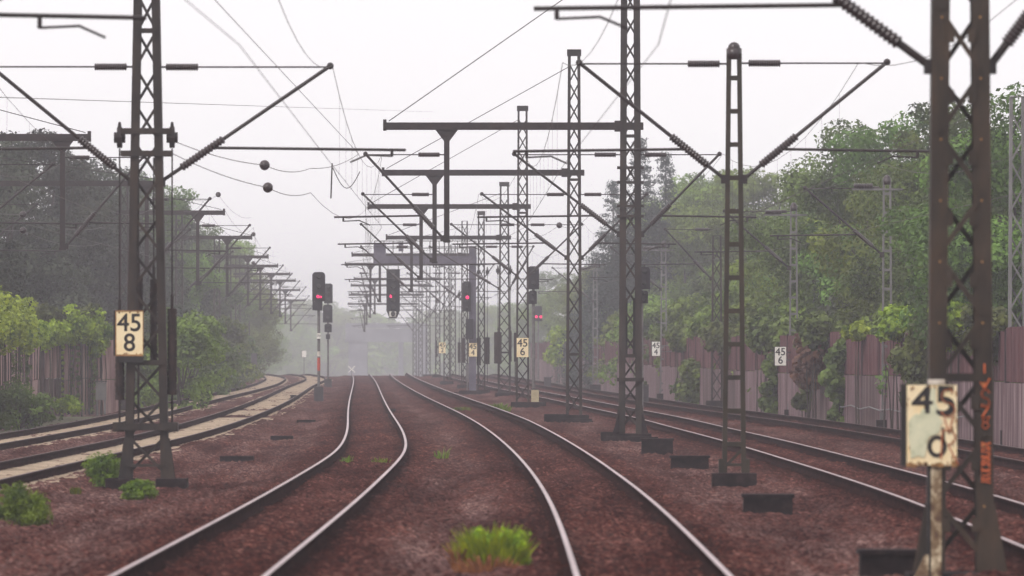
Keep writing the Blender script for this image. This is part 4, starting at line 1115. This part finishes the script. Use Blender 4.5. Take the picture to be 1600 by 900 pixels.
for k, (px, zb, mt, r, lab) in enumerate([(97, .2, 'ivy', .055, 'thin pale ivy strand hanging down the middle of the left wall'), (111, .1, 'ivyd', .06, 'ivy strand just right of the pale thin one on the left wall'),
        (122, -.1, 'ivyd', .07, 'dull ivy strand beside the dark slots of the left wall'), (142, -.2, 'ivyd', .13, 'broad dark ivy curtain at the far corner of the left wall'),
        (38, .4, 'ivyd', .14, 'long dull ivy strand left of the bare boards on the left wall'), (16, .3, 'ivyd', .26, 'dull ivy curtain at the frame edge on the left wall'), (28, .2, 'ivyd', .12, 'second ivy strand from the frame edge on the left wall')]):
    strand(px, 0, zb, 2.5, mt, lab, 70 + k, r, 1100, size=.09)
# right wall creepers: (px, zlow, zhigh, radius, mat)
def wallY(px):
    return min(np.linspace(205, 740, 1600), key=lambda y: abs(800 + wall_x(y)*F/y - px))
RC = [(1218, -.3, 1.9, .30, 'ivyd', 'narrow ivy column growing up the right barrier below the 45 6 sign', 2500), (1215, 2.4, 3.1, .6, 'ivyd', 'pale leafy clump on the barrier top above the 45 6 sign', 3500),
      (1292, 2.6, 3.2, .5, 'ivyd', 'light green clump on the barrier top right of the slim ladder mast', 3500), (1290, 1.2, 2.6, .62, 'ivyr', 'reddish creeper hanging on the right barrier', 3500),
      (1322, -.2, 2.5, .38, 'ivyd', 'grey green ivy curtain hanging right of the reddish creeper', 3000), (1270, .2, 2.6, .35, 'ivyd', 'dark ivy curtain hanging left of the reddish creeper', 2600),
      (1352, 2.7, 2.9, .26, 'ivy', 'small bright drooping clump on top of the right barrier', 1500), (1412, 2.65, 3.3, .36, 'ivy', 'bright yellow green clump on the barrier beside the pale ladder mast', 3000),
      (1448, .6, 3.0, .55, 'ivyd', 'dense dark ivy on the barrier behind the big right mast', 4500), (1095, -.2, 1.3, .55, 'ivyd', 'hazy ivy patch low on the right barrier', 2200),
      (1140, 2.4, 3.0, .7, 'ivyd', 'leafy clump on the barrier top seen through the dark ladder mast', 2600), (1072, 2.4, 3.0, .45, 'ivyd', 'hazy light green clump on the barrier top by the 45 4 sign', 2600),
      (1006, .2, 2.8, .34, 'ivyd', 'hazy ivy curtain beside the thick central mast', 2500), (1500, 2.5, 3.5, .5, 'ivy', 'bright leaves above the barrier seen through the big right mast', 2600), (1560, 2.2, 3.2, .5, 'ivyd', 'dull leaves on the barrier top at the right edge', 2000),
      (880, 1.6, 3.2, .9, 'ivy', 'far pale green clump on the barrier left of the slim central mast', 2500)]
for k, (px, z0, z1, r, mt, lab, n) in enumerate(RC):
    Yw = float(wallY(px)); pts = []
    for q in range(14):
        zz = z0 + (z1 - z0)*q/13
        pts.append((wall_x(Yw) - .18 - abs(rg.normal(0, .08)) + rg.normal(0, r*.5), Yw - .1 + rg.normal(0, r*1.2), zz, r*rg.uniform(.5, 1.0)))
    creeper(pts, n, .15 + .0002*Yw, mt, lab, 90 + k)

# bushes and grass tufts on the ballast
def bush(px, py, wpx, hpx, mat, label, seed, n=2600, size=.07, name='low_bush', Yoff=0, Y=None):
    Y = Y or 2.44*F/(py - HOR); x = (px-800)*Y/F; w = wpx*Y/F/2; h = hpx*Y/F
    rng = np.random.default_rng(seed); o = Vector((x, Y, GZ))
    t = thing(name, o, label, 'bush', 'low bushes')
    C, Rd = [], []
    m = MB()
    for k in range(26):
        a = rng.uniform(0, 6.28); r = math.sqrt(rng.random())*w*.85
        zc_ = h*(.08 + .66*rng.random()*(1 - (r/w)**2*.7)); C.append((math.cos(a)*r, math.sin(a)*r*.8, zc_)); Rd.append(h*rng.uniform(.14, .30))
        m.tube([(0, 0, -.05), (C[-1][0]*.5, C[-1][1]*.5, zc_*.6), C[-1]], [.015, .01, .004], 4)
    for k in range(22):     # straggling shoots beyond the main mass
        a = rng.uniform(0, 6.28); q = rng.uniform(.75, 1.2)*w; zz = h*rng.uniform(.15, 1.0)*(1.15 - .55*q/w)
        for u in (.6, .8, 1.0): C.append((math.cos(a)*q*u, math.sin(a)*q*.8*u, zz*(.7 + .3*u))); Rd.append(h*.07)
    v, f = leaves(C, Rd, n, size, rng, .25, .9, .4)
    fastmesh('foliage', v, f, mat, t)
    m.build('stem_tangle', 'bark', t)
bush(35, 815, 84, 78, 'bushm', 'round green bush in the ballast at the left frame edge', 201, 7000, .06)
bush(162, 757, 62, 62, 'bushm', 'green bush at the left foot of the left lattice mast', 202, 6000, .06)
bush(216, 777, 52, 38, 'bushm', 'smaller bush between the feet of the left lattice mast', 203, 4000, .06)
bush(30, 668, 120, 78, 'leafA', 'wide leafy bush before the left wall at the frame edge', 204, 6500, .15, 'leafy_bush', Y=258)
bush(107, 648, 44, 36, 'ivy', 'pale fern like plant at the foot of the left wall', 205, 1500, .15, 'leafy_bush', Y=318)
bush(172, 640, 30, 22, 'ivyd', 'little green plant beside the grey cabinet', 206, 900, .13, 'leafy_bush', Y=340)

def tuft(px, py, wpx, hpx, label, seed, n=500, mat='grass', dead=False):
    Y = 2.41*F/(py - HOR); x = (px-800)*Y/F; w = wpx*Y/F/2; h = hpx*Y/F
    rng = np.random.default_rng(seed); o = Vector((x, Y, GZ + .02)); t = thing('grass_tuft', o, label, 'grass', 'weeds in the ballast')
    def blades(nn, w_, h_, wid, yoff=0):
        V, Fc = [], []
        for k in range(nn):
            a = rng.uniform(0, 6.28); r = math.sqrt(rng.random())*w_
            bx, by = math.cos(a)*r, math.sin(a)*r*1.3 + yoff
            hh = h_*rng.uniform(.35, 1.0)*(1 - .45*(r/w_)**2)
            ln = np.array([math.cos(a), math.sin(a), 0])*hh*rng.uniform(.1, .7)
            sd = np.array([math.cos(a+1.57), math.sin(a+1.57), 0]); sd = (sd*.5 + np.array([rng.normal(), rng.normal(), 0])*.5)*wid
            p0 = np.array([bx, by, 0]); p1 = p0 + ln*.4 + np.array([0, 0, hh*.62]); p2 = p0 + ln + np.array([0, 0, hh])
            i = len(V); V += [p0 - sd*.6, p0 + sd*.6, p1 + sd, p1 - sd, p2 + sd*.15, p2 - sd*.15]
            Fc += [(i, i+1, i+2, i+3), (i+3, i+2, i+4, i+5)]
        return np.array(V), np.array(Fc)
    v, f = blades(n, w, h, .012 + .00004*Y); fastmesh('blades', v, f, mat, t)
    if dead:
        v, f = blades(int(n*.5), w*.95, h*.38, .012, -1.3); v[:, 0] -= w*.12; fastmesh('dead_blades', v, f, 'dead', t)
        v, f = blades(int(n*.12), w*.3, h*.6, .012, -.2); v[:, 0] -= w*.92; fastmesh('dead_blades', v, f, 'dead', t)
        C = [(rng.uniform(-.8, 1.0)*w, rng.uniform(-.6, .6)*w, h*rng.uniform(.12, .72)) for _ in range(60)]
        v, f = leaves(C, [h*.15]*60, 2600, .05, rng, .1, .9, .5); fastmesh('leaflets', v, f, mat, t)
tuft(768, 886, 106, 78, 'bright green weed tuft with orange dead blades in the foreground between the tracks', 301, 800, 'grass', True)
tuft(781, 643, 34, 17, 'green grass tuft just left of the 45 6 mast foundation', 302, 350, 'bushm')
tuft(722, 641, 28, 8, 'flat green weeds between the rails of the track right of centre', 303, 260, 'bushm')
tuft(543, 722, 22, 14, 'faint weed patch inside the S bend beside the left rail', 304, 50, 'bushm')
tuft(594, 722, 30, 12, 'faint dark weed patch inside the S bend beside the right rail', 305, 60, 'bushm')
tuft(690, 715, 22, 22, 'faint weed patch between the two middle tracks', 306, 40, 'bushm')
tuft(118, 770, 16, 14, 'tiny weed right of the bush at the left frame edge', 307, 80, 'bushm')

# ================================================================== far bridge and woods
Y = 1650.0; z = lambda q: at(0, q, Y).z; X_ = lambda p: (p-800)*Y/F; o = Vector((X_(600), Y, dz(1150) - .5))
t = thing('road_bridge', o, 'pale road bridge across the line at the far end, dissolving in haze', 'bridge')
MB().box((X_(604), Y, z(524)), (X_(668) - X_(540), 9, z(513) - z(534))).build('deck', 'bridge', t, o)
MB().box((X_(604), Y - 4.4, z(509)), (X_(668) - X_(540), .2, z(505) - z(513))).build('parapet', 'bridge', t, o)
for a, b in ((545, 574), (623, 630), (648, 668)):
    MB().box(((X_(a)+X_(b))/2, Y, (o.z - 1 + z(534.2))/2), (X_(b)-X_(a), 8.4, z(534.2) - o.z + 1)).build('abutment' if b - a > 15 else 'pier', 'bridge', t, o)
rng = np.random.default_rng(8)
C = [(rng.uniform(-420, 380), rng.uniform(1900, 2380), rng.uniform(0, 12) - 5) for _ in range(520)]
v, f = leaves(C, [rng.uniform(4, 8) for _ in C], 60000, 3.0, rng, .5, .9, .8)
struct(tag(fastmesh('distant_wood', v, f, 'leafB'), 'far wooded skyline lost in the haze behind everything', 'wood'), 'stuff')

# ================================================================== haze, sky, sun, camera
m = bpy.data.materials.new('haze_air'); m.use_nodes = True; nt = m.node_tree; nt.nodes.clear()
out = nt.nodes.new('ShaderNodeOutputMaterial'); pv = nt.nodes.new('ShaderNodeVolumePrincipled')
pv.inputs['Color'].default_value = (.94, .93, 1.0, 1); pv.inputs['Density'].default_value = .00048; pv.inputs['Anisotropy'].default_value = .55
nt.links.new(pv.outputs[0], out.inputs['Volume'])
M['haze'] = m
hz = MB().box((0, 1225, 6.5), (1900, 2550, 31)).build('haze', 'haze'); struct(hz, 'stuff')

CLOUD = 11.2
ELEV, AZ = 46.0, -142.0       # sun to the left, a little behind, behind thin cloud (compass: 0 = +Y, clockwise)
w = bpy.data.worlds.new('World'); S.world = w; w.use_nodes = True
nt = w.node_tree; bg = nt.nodes['Background']; sky = nt.nodes.new('ShaderNodeTexSky')
sky.sky_type = 'NISHITA'; sky.sun_disc = False; sky.sun_elevation = R(ELEV); sky.sun_rotation = R(AZ)
sky.air_density = 1.0; sky.dust_density = 6.0; sky.ozone_density = 1.0
hs = nt.nodes.new('ShaderNodeHueSaturation'); hs.inputs['Saturation'].default_value = .22
nt.links.new(sky.outputs[0], hs.inputs['Color'])
# closed bright cloud layer over the clear sky: soft noise, almost even
tc = nt.nodes.new('ShaderNodeTexCoord'); no = nt.nodes.new('ShaderNodeTexNoise'); no.inputs['Scale'].default_value = 1.6; no.inputs['Detail'].default_value = 4
nt.links.new(tc.outputs['Generated'], no.inputs['Vector'])
cr = nt.nodes.new('ShaderNodeValToRGB'); cr.color_ramp.elements[0].position = .3; cr.color_ramp.elements[1].position = .7
cr.color_ramp.elements[0].color = (.90, .87, .89, 1); cr.color_ramp.elements[1].color = (1, .97, .98, 1)
nt.links.new(no.outputs['Fac'], cr.inputs[0])
sc_ = nt.nodes.new('ShaderNodeVectorMath'); sc_.operation = 'SCALE'; sc_.inputs['Scale'].default_value = CLOUD
nt.links.new(cr.outputs[0], sc_.inputs[0])
mxw = nt.nodes.new('ShaderNodeMix'); mxw.data_type = 'RGBA'; mxw.inputs[0].default_value = .85
nt.links.new(hs.outputs[0], mxw.inputs[6]); nt.links.new(sc_.outputs[0], mxw.inputs[7]); nt.links.new(mxw.outputs[2], bg.inputs['Color'])
bg.inputs['Strength'].default_value = .12

sl = bpy.data.lights.new('sun', 'SUN'); sl.energy = 1.5; sl.angle = R(14); sl.color = (1, .95, .90)
so_ = bpy.data.objects.new('sun', sl); COL.objects.link(so_)
d = Vector((math.sin(R(AZ))*math.cos(R(ELEV)), math.cos(R(AZ))*math.cos(R(ELEV)), math.sin(R(ELEV))))
so_.rotation_euler = (-d).to_track_quat('-Z', 'Y').to_euler(); so_.location = (-20, 40, 40)

cam = bpy.data.cameras.new('camera'); co = bpy.data.objects.new('camera', cam); COL.objects.link(co)
co.location = (0, 0, CAMZ); co.rotation_euler = (R(90), 0, 0)
cam.sensor_width = 36; cam.lens = 36*F/1600; cam.shift_y = (HOR - 450)/1600
cam.clip_end = 6000; cam.clip_start = 1
cam.dof.use_dof = True; cam.dof.focus_distance = 275; cam.dof.aperture_fstop = 36*F/1600/58.0
S.camera = co
S.view_settings.view_transform = 'Standard'; S.view_settings.look = 'None'; S.view_settings.exposure = 0.0; S.view_settings.gamma = 1.0
S.view_settings.use_curve_mapping = False
S.cycles.use_denoising = True
S.cycles.max_bounces = 5; S.cycles.volume_bounces = 2; S.cycles.transparent_max_bounces = 4
